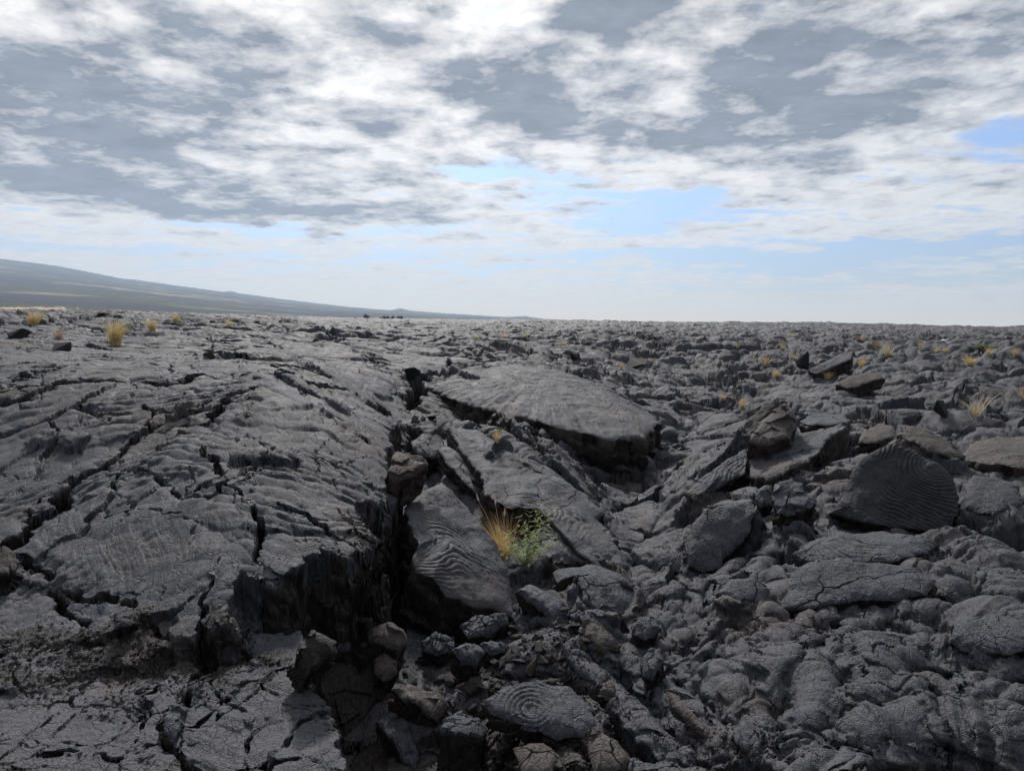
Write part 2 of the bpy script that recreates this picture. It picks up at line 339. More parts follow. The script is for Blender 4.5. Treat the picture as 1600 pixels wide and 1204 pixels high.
      outline=O(4.6, (1040, 1078, .25), (1054, 1082, .25), (1080, 1110, .08), (1110, 1142, -.1), (1104, 1148, -.14), (1075, 1128, -.02), (1050, 1100, .12))),
 dict(name='lava_slab', label='thin splinter plate with a pale upper edge in the rubble', seat=False, thick=.05, bulge=.01, crack=0,
      outline=O(4.9, (872, 995, .2), (882, 1005, .15), (900, 1035, .02), (940, 1062, -.1), (938, 1070, -.14), (905, 1055, -.06), (880, 1022, .1))),
 dict(name='lava_block', label='brown knob beside the foot of the splinter plate', thick=.1, bulge=.04, crack=0, mat='warm',
      outline=O(4.6, (938, 1078, 0), (945, 1066, .06), (960, 1068, .06), (963, 1084, -.02), (948, 1092, -.05))),
 dict(name='lava_slab', label='grey wedge slab pointing up out of the debris on the right', thick=.1, bulge=.02, crack=.4,
      outline=O(4.35, (1142, 1140, .0), (1160, 1116, .15), (1185, 1135, .1), (1190, 1155, 0), (1170, 1166, -.1), (1150, 1160, -.08))),
 dict(name='lava_block', label='dark smooth block beside the twin toes in the valley', thick=.14, bulge=.04, crack=0,
      outline=O(5.2, (985, 975, .02), (1000, 962, .1), (1022, 962, .1), (1030, 980, 0), (1008, 998, -.1), (992, 992, -.08))),
 dict(name='lava_block', label='striped triangular block behind the stubby toe', thick=.16, bulge=.04, crack=.2,
      outline=O(4.95, (998, 1035, .02), (1012, 1010, .12), (1030, 1008, .12), (1036, 1030, .0), (1022, 1058, -.1), (1005, 1055, -.08))),
 dict(name='lava_slab', label='brown cracked plate beside the spiral ropes at the bottom', thick=.12, bulge=.04, crack=.2, mat='warm',
      outline=O(3.95, (920, 1165, .05), (940, 1140, .15), (962, 1150, .12), (982, 1180, 0), (975, 1200, -.1), (930, 1204, -.12))),
 # --- left
 dict(name='lava_block', label='loose five-sided block standing in a crack of the near plate', thick=.16, bulge=.01, crack=0, jag=.4,
      outline=O(3.85, (257, 1118, .0), (276, 1097, .12), (297, 1103, .12), (290, 1128, .0), (274, 1155, -.12), (258, 1136, -.05))),
 dict(name='lava_block', label='black block sitting in a hollow left of the broken cliff', thick=.16, bulge=.02, crack=0, mat='dark',
      outline=O(4.3, (180, 962, .0), (192, 952, .08), (214, 953, .1), (220, 965, .05), (205, 974, -.05), (184, 976, -.06))),
 dict(name='lava_slab', label='greenish-grey plate in the pebbles beside the black block', thick=.07, bulge=.01, crack=0,
      outline=O(4.25, (135, 985, 0), (150, 962, .12), (180, 958, .12), (180, 985, 0), (168, 998, -.06), (145, 996, -.05))),
 dict(name='lava_block', label='dark rock beside the open crack at the left edge', thick=.3, bulge=.05, crack=0, bare=True, mat='dark',
      outline=O(5.5, (-40, 900, 0), (-30, 860, .3), (-5, 850, .35), (22, 862, .25), (30, 880, .1), (15, 900, -.05))),
 dict(name='lava_slab', label='dark ramp-like slab jutting up in the field on the right', seat=False, thick=.3, bulge=.05, crack=.6, down=1,
      outline=O(21, (1262, 578, -.4), (1295, 562, .4), (1322, 549, 1.0), (1332, 548, 1.0), (1330, 560, .2), (1300, 574, -.2), (1275, 584, -.5))),
 dict(name='lava_slab', label='broken brown plate standing on edge in the mid valley', seat=False, thick=.2, bulge=.03, crack=.4, mat='warm', down=.8,
      outline=O(15, (1305, 600, -.2), (1330, 585, .3), (1370, 580, .5), (1380, 590, .2), (1350, 600, -.1), (1325, 606, -.3))),
]

# ------------------------------------------------------------------ noise toolbox (numpy)
f32 = np.float32
_rs = np.random.RandomState(11)
_ga = _rs.rand(256, 256) * 2 * np.pi
GX, GY = np.cos(_ga).astype(f32), np.sin(_ga).astype(f32)
RT = [_rs.rand(256, 256).astype(f32) for _ in range(6)]

def perlin(x, y, s=0):
    x = x.astype(f32) + f32(s * 17.37); y = y.astype(f32) + f32(s * 9.71)
    xf = np.floor(x); yf = np.floor(y)
    xi = xf.astype(np.int32) & 255; yi = yf.astype(np.int32) & 255
    x = x - xf; y = y - yf
    xj = (xi + 1) & 255; yj = (yi + 1) & 255
    u = x * x * x * (x * (x * 6 - 15) + 10); v = y * y * y * (y * (y * 6 - 15) + 10)
    a = GX[yi, xi] * x + GY[yi, xi] * y
    b = GX[yi, xj] * (x - 1) + GY[yi, xj] * y
    c = GX[yj, xi] * x + GY[yj, xi] * (y - 1)
    d = GX[yj, xj] * (x - 1) + GY[yj, xj] * (y - 1)
    ab = a + u * (b - a); cd = c + u * (d - c)
    return (ab + v * (cd - ab)) * f32(1.5)

def fbm(x, y, o, s=0, g=0.5):
    r = 0; a = 1.0
    for k in range(o):
        r = r + f32(a) * perlin(x * (2 ** k) * 1.03, y * (2 ** k) * 0.97, s + k * 3)
        a *= g
    return r

def sstep(a, b, x):
    t = np.clip((x - a) / (b - a), 0, 1)
    return t * t * (3 - 2 * t)

def lobes(x, y, cell, seed, asp=1.5, th0=0.0, spread=2.0, power=1.0, fill=1.0, tilt=.5):
    """overlapping flow lobes: returns height 0..~1.4, local u, v, a random number of the winning lobe and its rim distance"""
    gx = x / f32(cell); gy = y / f32(cell)
    ix = np.floor(gx); iy = np.floor(gy)
    best = np.zeros_like(x); sec = np.full_like(x, -.5); bu = np.zeros_like(x); bv = np.zeros_like(x); br = np.zeros_like(x); bq = np.ones_like(x)
    for dj in (-1, 0, 1):
        for di in (-1, 0, 1):
            cx = (ix + di).astype(np.int32); cy = (iy + dj).astype(np.int32)
            kx = (cx + seed * 31) & 255; ky = (cy + seed * 57) & 255
            r0 = RT[0][ky, kx]; r1 = RT[1][ky, kx]; r2 = RT[2][ky, kx]; r3 = RT[3][ky, kx]; r4 = RT[4][ky, kx]
            dx = gx - (cx + 0.5 + (r0 - 0.5) * 0.8); dy = gy - (cy + 0.5 + (r1 - 0.5) * 0.8)
            th = th0 + (r2 - 0.5) * f32(spread)
            c = np.cos(th); s = np.sin(th)
            a = (0.62 + 0.42 * r3) * f32(fill)
            b = a / f32(asp) * (0.8 + 0.5 * r4)
            u = (dx * c + dy * s) / a; v = (-dx * s + dy * c) / b
            q = u * u + v * v
            if power != 1.0: q = q ** f32(power)
            ok = q < 1
            h = np.where(ok, np.sqrt(np.maximum(1 - q, 0)) * (0.45 + 0.35 * r4) + 0.75 * r3 * r0 + f32(tilt) * (u * (r1 - .5) + v * (r4 - .5)), -1)
            w = h > best
            sec = np.where(w, best, np.maximum(sec, h))
            best = np.where(w, h, best); bu = np.where(w, u, bu); bv = np.where(w, v, bv)
            br = np.where(w, (r0 * 7.3 + r2 * 3.1) % 1, br); bq = np.where(w, q, bq)
    best = best - f32(.20) * np.exp(-np.maximum(best - sec, 0) / f32(.045))
    return best, bu, bv, br, bq

def voro(x, y, cell, seed, rnd=0.85):
    """distance to the nearest cell edge (in metres) and a random number per cell"""
    gx = x / f32(cell); gy = y / f32(cell)
    ix = np.floor(gx); iy = np.floor(gy)
    f1 = np.full_like(x, 9); f2 = np.full_like(x, 9); r = np.zeros_like(x); ox = np.zeros_like(x); oy = np.zeros_like(x)
    for dj in (-1, 0, 1):
        for di in (-1, 0, 1):
            cx = (ix + di).astype(np.int32); cy = (iy + dj).astype(np.int32)
            kx = (cx + seed * 13) & 255; ky = (cy + seed * 29) & 255
            dx = gx - (cx + 0.5 + (RT[2][ky, kx] - 0.5) * f32(rnd)); dy = gy - (cy + 0.5 + (RT[3][ky, kx] - 0.5) * f32(rnd))
            d = np.sqrt(dx * dx + dy * dy)
            w = d < f1
            f2 = np.where(w, f1, np.minimum(f2, d)); f1 = np.where(w, d, f1)
            r = np.where(w, RT[4][ky, kx], r); ox = np.where(w, dx, ox); oy = np.where(w, dy, oy)
    return (f2 - f1) * f32(cell) * 0.5, r, ox, oy

# ------------------------------------------------------------------ where things stand
def P(px, py, z):
    """ground point seen at photo px, py when the ground there is at height z"""
    d = px_dir(px, py)
    t = (z - CAM_H) / d[2]
    return (d[0] * t, d[1] * t, z)
def PR(px, py, r):
    """point at horizontal distance r seen at px, py"""
    d = px_dir(px, py)
    t = r / math.hypot(d[0], d[1])
    return (d[0] * t, d[1] * t, CAM_H + d[2] * t)

class TPS:
    """smooth surface through height control points, in (azimuth, log distance)"""
    def __init__(self, pts, lam=0.002):
        p = np.array(pts, float)
        az = np.arctan2(p[:, 0], p[:, 1]); lr = np.log(np.hypot(p[:, 0], p[:, 1]))
        q = np.stack([az * 2.0, lr], 1); n = len(q)
        K = self.k(q, q) + np.eye(n) * lam
        A = np.zeros((n + 3, n + 3)); A[:n, :n] = K
        A[:n, n] = 1; A[:n, n + 1:] = q; A[n, :n] = 1; A[n + 1:, :n] = q.T
        sol = np.linalg.solve(A, np.concatenate([p[:, 2], [0, 0, 0]]))
        self.A0, self.A1 = -0.8, 0.8; self.L0, self.L1 = math.log(1.6), math.log(330)
        ga = np.linspace(self.A0, self.A1, 161); gl = np.linspace(self.L0, self.L1, 321)
        GA, GL = np.meshgrid(ga, gl, indexing='ij')
        e = np.stack([GA.ravel() * 2.0, GL.ravel()], 1)
        v = np.zeros(len(e))
        for s in range(0, len(e), 8192):
            v[s:s + 8192] = self.k(e[s:s + 8192], q) @ sol[:n] + sol[n] + e[s:s + 8192] @ sol[n + 1:]
        self.g = v.reshape(GA.shape).astype(f32)
    @staticmethod
    def k(a, b):
        d2 = ((a[:, None] - b[None]) ** 2).sum(-1)
        return 0.5 * d2 * np.log(d2 + 1e-12)
    def __call__(self, x, y):
        az = np.arctan2(x, y); r = np.sqrt(x * x + y * y)
        aa = np.abs(az)
        az = np.sign(az) * np.where(aa > 0.78, 0.78 * (1 - (aa - 0.78) / (math.pi - 0.78)), aa)
        u = np.clip((az - self.A0) / (self.A1 - self.A0) * 160, 0, 159.99)
        v = np.clip((np.log(np.maximum(r, 0.2)) - self.L0) / (self.L1 - self.L0) * 320, 0, 319.99)
        i = u.astype(np.int32); j = v.astype(np.int32); u = u - i; v = v - j
        g = self.g
        return ((g[i, j] * (1 - u) + g[i + 1, j] * u) * (1 - v) + (g[i, j + 1] * (1 - u) + g[i + 1, j + 1] * u) * v).astype(f32)

far_pts = [PR(px, py, 300) for px, py in ((-250, 489), (0, 491), (200, 494), (400, 497), (550, 501), (850, 504), (1060, 506), (1400, 511), (1600, 515), (1850, 517))]
mid_pts = [PR(-250, 496, 70), PR(0, 495, 70), PR(200, 498, 70), PR(400, 502, 70), PR(-250, 520, 25), PR(0, 521, 25), PR(200, 526, 25), PR(400, 532, 24),
           PR(600, 520, 70), PR(800, 522, 75), PR(1000, 524, 80), PR(1200, 526, 80), PR(1400, 530, 80), PR(1600, 534, 80), PR(1850, 534, 80),
           PR(600, 545, 26), PR(700, 550, 25), PR(850, 552, 28), PR(1000, 560, 32), PR(1200, 562, 33), PR(1400, 560, 34), PR(1600, 565, 32), PR(1850, 565, 32)]
A_pts = [P(*t) for t in (
    (-300, 1204, -.2), (-300, 850, .1), (-300, 650, .75), (0, 1204, -.3), (0, 1060, -.25), (0, 850, .06), (0, 700, .5), (0, 620, .95), (0, 575, 1.2),
    (200, 1000, -.22), (200, 900, -.02), (200, 800, .25), (200, 700, .58), (200, 620, .95), (200, 575, 1.2),
    (330, 990, -.16), (370, 920, -.02), (330, 850, .16), (400, 780, .36), (400, 700, .62), (400, 620, .98), (400, 580, 1.15),
    (470, 890, .03), (560, 855, .07), (610, 790, .10), (520, 760, .34), (610, 700, .36), (520, 660, .72), (610, 640, .52), (500, 600, .98), (560, 570, 1.0))]
A_pts += [PR(0, 550, 17), PR(200, 552, 16.5), PR(400, 560, 15)]
B_pts = [P(*t) for t in (
    (-300, 1204, -.35), (0, 1204, -.38), (0, 1060, -.33), (200, 1000, -.36), (250, 1150, -.6), (500, 1060, -1.1), (520, 1204, -1.15),
    (560, 1000, -.8), (560, 1100, -1.1), (600, 1204, -1.1), (620, 950, -.9), (650, 850, -.75), (650, 780, -.55), (670, 740, -.35), (700, 1080, -1.0), (720, 1204, -.95),
    (850, 1090, -.72), (850, 1204, -.72), (800, 1000, -.95), (880, 960, -.95), (800, 900, -.85), (830, 850, -.75), (900, 880, -.85), (760, 800, -.55), (760, 720, -.12), (850, 780, -.4), (700, 680, -.02), (900, 840, -.7),
    (960, 860, -1.0), (950, 780, -.85), (980, 950, -1.0), (1000, 1050, -.9), (1050, 1204, -.85), (1100, 900, -.72), (1050, 780, -.72), (1080, 710, -.62), (1000, 710, -.6),
    (1000, 670, -.35), (900, 650, -.1), (800, 620, .22), (700, 610, .45), (650, 590, .75), (950, 600, .15), (850, 575, .55), (1110, 650, -.42), (1140, 615, -.3), (1080, 600, -.12), (1000, 575, .2),
    (1200, 1204, -.6), (1200, 1050, -.6), (1200, 900, -.5), (1180, 800, -.38), (1250, 720, -.12), (1220, 650, -.05), (1250, 600, .05),
    (1400, 1204, -.45), (1400, 1050, -.42), (1400, 930, -.42), (1400, 820, -.3), (1400, 720, -.05), (1400, 650, .1), (1400, 600, .15),
    (1600, 1204, -.4), (1600, 1050, -.38), (1600, 930, -.3), (1600, 820, -.2), (1600, 720, 0), (1600, 650, .1), (1600, 600, .18), (1900, 1204, -.4), (1900, 900, -.3), (1900, 650, .1))]
B_far = [PR(0, 550, 17), PR(200, 552, 16.5), PR(400, 560, 15), P(200, 620, .95), P(400, 620, .98), P(500, 600, .96), P(0, 620, .95), P(200, 800, .2), P(0, 800, .2)]
TA = TPS(A_pts + mid_pts + far_pts)
TB = TPS(B_pts + B_far + mid_pts + far_pts)

# upper left plateau outline (its broken edge runs along the fissure)
EDGE = [(-60, 1060, -.22), (120, 1040, -.24), (250, 1020, -.25), (335, 1003, -.24), (362, 975, -.14), (362, 935, -.05), (378, 905, -.0), (440, 908, 0), (468, 880, .03), (520, 870, .05), (575, 856, .07), (592, 830, .08), (585, 805, .1),
        (622, 775, .12), (612, 745, .2), (600, 720, .28), (616, 690, .4), (604, 668, .48), (622, 650, .55), (585, 625, .75), (545, 605, .88), (490, 585, 1.05)]
edge_w = [P(*p)[:2] for p in EDGE] + [PR(430, 545, 22)[:2], PR(200, 530, 30)[:2], PR(-400, 530, 30)[:2], (-14, 3.0), (-7, 2.2)]
# near low plateau: outline (drops into the trench on its right)
NEAR = [(335, 1003, -.40), (400, 997, -.42), (470, 1003, -.43), (492, 1035, -.43), (484, 1075, -.42), (508, 1100, -.41), (524, 1140, -.40), (524, 1180, -.39), (560, 1215, -.38)]
near_w = [P(*p)[:2] for p in NEAR] + [P(560, 1400, -.38)[:2], (-.8, 1.2), (-8, 1.6), (-9, 5.0), P(-60, 980, -.12)[:2], P(250, 960, -.15)[:2], P(335, 975, -.25)[:2]]

def poly_sd(x, y, poly):
    """signed distance to a polygon, positive inside"""
    p = np.array(poly, f32)
    d2 = np.full_like(x, 1e9); ins = np.zeros(x.shape, bool)
    n = len(p)
    for i in range(n):
        ax, ay = p[i]; bx, by = p[(i + 1) % n]
        ex, ey = bx - ax, by - ay
        t = np.clip(((x - ax) * ex + (y - ay) * ey) / (ex * ex + ey * ey + 1e-12), 0, 1)
        dx = x - ax - t * ex; dy = y - ay - t * ey
        d2 = np.minimum(d2, dx * dx + dy * dy)
        if abs(ey) > 1e-9:
            c = ((ay > y) != (by > y)) & (x < ex * (y - ay) / ey + ax)
            ins ^= c
    d = np.sqrt(d2)
    return np.where(ins, d, -d)

def line_d(x, y, pts):
    """distance to a polyline, signed side (left positive), position 0..1 along it, and interpolated third value"""
    p = np.array(pts, f32)
    seg = np.hypot(*(p[1:, :2] - p[:-1, :2]).T); cum = np.concatenate([[0], np.cumsum(seg)]); tot = cum[-1]
    d2 = np.full_like(x, 1e9); side = np.ones_like(x); tt = np.zeros_like(x); w3 = np.zeros_like(x)
    for i in range(len(p) - 1):
        ax, ay = p[i, :2]; bx, by = p[i + 1, :2]
        ex, ey = bx - ax, by - ay
        t = np.clip(((x - ax) * ex + (y - ay) * ey) / (ex * ex + ey * ey + 1e-12), 0, 1)
        dx = x - ax - t * ex; dy = y - ay - t * ey
        q = dx * dx + dy * dy
        w = q < d2
        d2 = np.where(w, q, d2)
        side = np.where(w, np.sign(ex * dy - ey * dx), side)
        tt = np.where(w, (cum[i] + t * seg[i]) / tot, tt)
        w3 = np.where(w, p[i, 2] + t * (p[i + 1, 2] - p[i, 2]), w3)
    return np.sqrt(d2), side, tt, w3

# open cracks on the left plateau: photo points with ground height, then half width and depth in metres
CRACKS = [
    ([(-60, 850, .1), (20, 850, .08), (50, 815, .14), (92, 802, .2), (98, 770, .3), (130, 740, .4), (165, 730, .44), (190, 712, .5), (215, 690, .6), (250, 680, .62)], .075, .5),
    ([(98, 770, .3), (120, 752, .35), (150, 742, .4)], .06, .4),
    ([(250, 690, .58), (320, 688, .6)], .012, .1),
    ([(20, 845, .08), (28, 870, .05), (90, 900, 0), (150, 955, -.1)], .03, .2),
    ([(190, 740, .4), (240, 748, .4), (290, 770, .36), (350, 775, .36)], .022, .12),
    ([(320, 685, .62), (352, 660, .72), (358, 645, .8), (385, 625, .92), (405, 618, .95)], .06, .35),
    ([(-40, 640, .82), (30, 632, .88), (75, 618, .95), (100, 605, 1.02), (170, 600, 1.05), (230, 598, 1.06), (270, 610, 1.0), (300, 597, 1.05), (345, 593, 1.07), (420, 595, 1.04), (470, 605, .98), (540, 615, .8)], .085, .5),
    ([(395, 775, .38), (405, 800, .3), (400, 830, .2), (408, 860, .12), (385, 890, .03)], .03, .22),
    ([(0, 790, .25), (60, 800, .2)], .01, .05),
    ([(228, 655, .72), (235, 690, .6)], .016, .1),
    ([(320, 700, .6), (330, 740, .45), (400, 790, .33)], .012, .07),
    ([(100, 895, 0), (200, 940, -.08), (280, 985, -.16)], .014, .08),
    ([(440, 790, .3), (520, 820, .2), (580, 845, .1)], .02, .1),
    ([(150, 640, .88), (210, 660, .75)], .012, .05),
    ([(560, 600, .95), (600, 615, .7), (655, 640, .45), (640, 665, .3), (655, 690, .2)], .10, .5),
    ([(640, 580, .85), (655, 600, .7), (640, 620, .55)], .16, .7),
    ([(640, 585, .85), (690, 577, .8), (705, 565, .85)], .06, .25),
    ([(635, 765, 0), (690, 790, -.3), (760, 810, -.5)], .03, .2),
    ([(1385, 655, .1), (1398, 680, .05), (1402, 700, 0)], .05, .3),
]
NCR = [  # cracks of the near plateau
    ([(330, 1000, -.42), (320, 1050, -.38), (290, 1090, -.36), (262, 1110, -.35), (275, 1150, -.34), (330, 1204, -.33)], .022, .25),
    ([(275, 1140, -.34), (350, 1090, -.36), (420, 1060, -.38), (490, 1050, -.4)], .007, .05),
    ([(262, 1150, -.34), (180, 1165, -.33), (60, 1175, -.32)], .012, .06),
    ([(400, 1204, -.35), (380, 1120, -.37), (340, 1075, -.38)], .006, .05),
    ([(320, 1190, -.34), (420, 1180, -.36), (520, 1190, -.38)], .016, .10),
]
# faults: the ground left of the line (walking along it) stands higher: amount, reach on the high and the low side
STEPS = [
    ([(690, 605, .35), (735, 630, .25), (790, 648, .12), (860, 662, -.02), (920, 676, -.15), (985, 688, -.25), (1030, 668, -.2)], .55, 1.6, .5),
    ([(760, 650, .1), (800, 690, 0), (850, 730, -.2), (900, 745, -.3)], .24, .8, .3),
    ([(740, 742, -.2), (800, 750, -.25), (900, 800, -.5), (960, 815, -.6)], .12, .7, .3),
    ([(840, 905, -.8), (900, 895, -.8), (985, 920, -.9)], .16, .6, .3),
    ([(1580, 690, .05), (1500, 700, .05), (1420, 690, .05), (1330, 680, .0)], -.14, .8, .5),
    ([(1700, 730, 0), (1600, 725, 0), (1500, 712, 0)], -.16, .9, .3),
    ([(280, 560, 1.3), (320, 545, 1.4), (350, 555, 1.35)], -.2, 2, 1),
    ([(900, 550, .6), (950, 560, .5), (1010, 575, .35), (1100, 560, .4)], -.3, 2, 1.5),
    ([(420, 540, 1.35), (480, 535, 1.4), (560, 540, 1.3)], -.25, 3, 1.5),
]
# rope fields: photo centre with height, half sizes across and deep (m), centre of the arcs, wave length, ridge height
ROPES = [
    (500, 778, 0.3, 1.05, 0.75, 520, 690, 0.55, 0.13, 0.0221),
    (300, 720, 0.5, 0.85, 0.6, 170, 800, 0.3, 0.11, 0.0187),
    (560, 740, 0.35, 0.6, 0.35, 470, 850, 0.1, 0.12, 0.0204),
    (50, 920, -0.05, 0.55, 0.5, 420, 990, 0, 0.1, 0.017),
    (60, 985, -0.15, 0.5, 0.22, 10, 800, 0.2, 0.085, 0.0145),
    (270, 640, 0.85, 1.2, 0.9, 360, 560, 1.2, 0.2, 0.034),
    (380, 665, 0.7, 0.5, 0.5, 60, 640, 0.8, 0.15, 0.0255),
    (850, 1105, -0.72, 0.46, 0.5, 790, 1095, -0.72, 0.062, 0.0105),
    (1080, 870, -0.7, 0.34, 0.35, 1160, 820, -0.6, 0.075, 0.0128),
    (1090, 905, -0.72, 0.42, 0.25, 1110, 850, -0.7, 0.07, 0.0119),
    (1330, 850, -0.35, 0.8, 0.55, 1400, 760, -0.2, 0.1, 0.017),
    (1560, 950, -0.3, 0.5, 0.5, 1640, 830, -0.2, 0.1, 0.017),
    (780, 730, -0.2, 1.2, 0.6, 560, 560, 0.9, 0.12, 0.0204),
    (860, 600, 0.25, 2, 2.4, 620, 660, 0.3, 0.24, 0.0408),
    (930, 850, -0.75, 0.6, 0.6, 700, 1000, -0.9, 0.085, 0.0145),
    (1010, 640, -0.2, 1.6, 1.4, 1100, 560, 0.2, 0.24, 0.0408),
    (400, 1010, -0.42, 0.5, 0.2, 400, 700, 0.5, 0.09, 0.0153),
    (120, 760, 0.35, 1, 0.5, 60, 640, 0.8, 0.16, 0.0272),
]
# swollen toes and tubes: photo points with ground height; radius (m), how far the crest stands above the ground, squareness
TUBES = [
    ([(1130, 960, -.62), (1190, 975, -.58), (1250, 985, -.55)], .15, .09),
    ([(1120, 1100, -.65), (1160, 1135, -.62), (1190, 1180, -.6)], .14, .10),
    ([(1230, 1030, -.55), (1215, 1075, -.57)], .12, .10),
    ([(1250, 1000, -.52), (1300, 990, -.5)], .13, .08),
    ([(1240, 1180, -.53), (1270, 1230, -.53)], .14, .08),
    ([(1440, 1050, -.42), (1500, 1060, -.4), (1560, 1085, -.4)], .17, .09),
    ([(1500, 960, -.34), (1540, 985, -.34)], .14, .08),
    ([(1400, 955, -.4), (1440, 970, -.4)], .08, .08),
    ([(1350, 1180, -.48), (1450, 1175, -.46), (1560, 1190, -.44)], .20, .04),
    ([(1150, 1050, -.66), (1140, 1080, -.66)], .10, .09),
    ([(1020, 985, -.8), (1050, 985, -.78)], .10, .08),
    ([(1060, 905, -.76), (1090, 925, -.74)], .12, .07),
    ([(1190, 905, -.55), (1170, 930, -.58)], .13, .08),
    ([(1500, 900, -.28), (1480, 940, -.32)], .14, .07),
    ([(1300, 1140, -.5), (1360, 1120, -.47), (1440, 1110, -.45), (1510, 1135, -.45)], .145, .17),
    ([(1262, 1160, -.52), (1290, 1080, -.5), (1335, 1030, -.48)], .13, .13),
    ([(1400, 1070, -.45), (1370, 1050, -.45), (1365, 1100, -.46)], .17, .12),
    ([(1400, 1000, -.43), (1440, 1010, -.42)], .10, .11),
    ([(1350, 985, -.45), (1420, 985, -.43), (1500, 1000, -.42)], .16, .07),
    ([(1350, 950, -.42), (1420, 952, -.41), (1480, 960, -.4)], .15, .10),
    ([(1080, 1010, -.72), (1130, 1010, -.68), (1190, 1010, -.62)], .18, .15),
    ([(1050, 1060, -.78), (1110, 1075, -.72), (1130, 1120, -.7)], .15, .12),
    ([(1170, 1060, -.62), (1200, 1050, -.6)], .16, .15),
    ([(1010, 870, -.8), (1040, 860, -.76)], .15, .13),
    ([(1100, 1000, -.7), (1090, 970, -.72), (1120, 955, -.7)], .12, .10),
    ([(1020, 935, -.82), (1060, 940, -.8), (1110, 935, -.75)], .14, .10),
    ([(1110, 935, -.72), (1150, 912, -.68)], .09, .10),
    ([(1000, 900, -.85), (1020, 920, -.84)], .12, .12),
    ([(900, 880, -.85), (880, 870, -.85)], .10, .08),
    ([(1340, 1000, -.44), (1370, 985, -.43)], .10, .08),
    ([(1480, 860, -.25), (1520, 880, -.24), (1560, 900, -.22)], .22, .12),
    ([(1500, 820, -.22), (1560, 830, -.2), (1640, 830, -.2)], .20, .12),
    ([(1210, 940, -.5), (1290, 935, -.45)], .10, .06),
    ([(1540, 1010, -.38), (1600, 1030, -.36), (1680, 1040, -.36)], .25, .10),
    ([(1520, 1110, -.42), (1570, 1130, -.4), (1620, 1135, -.4)], .12, .10),
    ([(1215, 860, -.45), (1200, 880, -.48)], .12, .10),
    ([(1160, 870, -.55), (1190, 850, -.5)], .13, .12),
    ([(900, 1060, -.85), (960, 1100, -.85), (1010, 1160, -.85), (1080, 1220, -.85)], .10, .10),
    ([(980, 1040, -.85), (1040, 1100, -.8), (1130, 1204, -.75)], .12, .10),
    ([(60, 650, .85), (90, 665, .75), (120, 690, .6)], .10, .08),
    ([(380, 735, .45), (440, 738, .42)], .14, .07),
    ([(285, 680, .6), (300, 680, .6)], .12, .04),
    ([(440, 600, 1.0), (480, 625, .85), (530, 650, .7)], .12, .08),
    ([(700, 680, 0), (760, 700, -.1), (830, 740, -.25)], .22, .10),
    ([(820, 660, 0), (900, 690, -.2), (1000, 720, -.5)], .28, .10),
    ([(700, 770, -.35), (720, 800, -.45)], .12, .1),
    ([(870, 720, -.35), (900, 735, -.45)], .18, .10),
    ([(1060, 800, -.7), (1080, 780, -.65), (1110, 760, -.6)], .22, .12),
    ([(1040, 840, -.78), (1060, 815, -.75)], .12, .12),
]
# dark hollows: photo point with ground height, half sizes (m), depth
PITS = [(965, 683, -.42, .75, .9, .55), (648, 600, .6, .35, 1.0, .8), (850, 648, .0, .6, .35, .3), (1340, 800, -.3, .45, .2, .35), (1520, 865, -.35, .3, .2, .35), (1290, 790, -.35, .25, .25, .35),
        (600, 960, -.8, .25, .5, .5), (1000, 565, .3, 2.2, 1.5, .9), (650, 725, 0, .3, .35, .5), (840, 860, -.8, .25, .25, .2), (930, 560, .5, 1.2, 1.4, .7), (1210, 690, -.1, .3, .3, .4), (520, 555, 1.2, 1.8, .5, .4)]
PITS_W = []
LIT_C = P(140, 1020, -.26)
def wpts(pts):
    return [P(*p) for p in pts]
CRACKS_W = [(wpts(p), w, d) for p, w, d in CRACKS + NCR]
STEPS_W = [(wpts(p), a, u, l) for p, a, u, l in STEPS]
TUBES_W = [(wpts(p), r, h) for p, r, h in TUBES]
ROPES_W = [(P(a, b, c), rx, ry, P(d, e, f), wl, am) for a, b, c, rx, ry, d, e, f, wl, am in ROPES]

SEATS = []
PITS_W = [(P(a, b, c), rx, ry, d) for a, b, c, rx, ry, d in PITS]
def bbox_hit(x0, x1, y0, y1, pts, m):
    xs = [p[0] for p in pts]; ys = [p[1] for p in pts]
    return not (max(xs) + m < x0 or min(xs) - m > x1 or max(ys) + m < y0 or min(ys) - m > y1)

def rope_wave(ph):
    t = ph - np.floor(ph)
    return (4 * t * (1 - t)) ** f32(0.7)

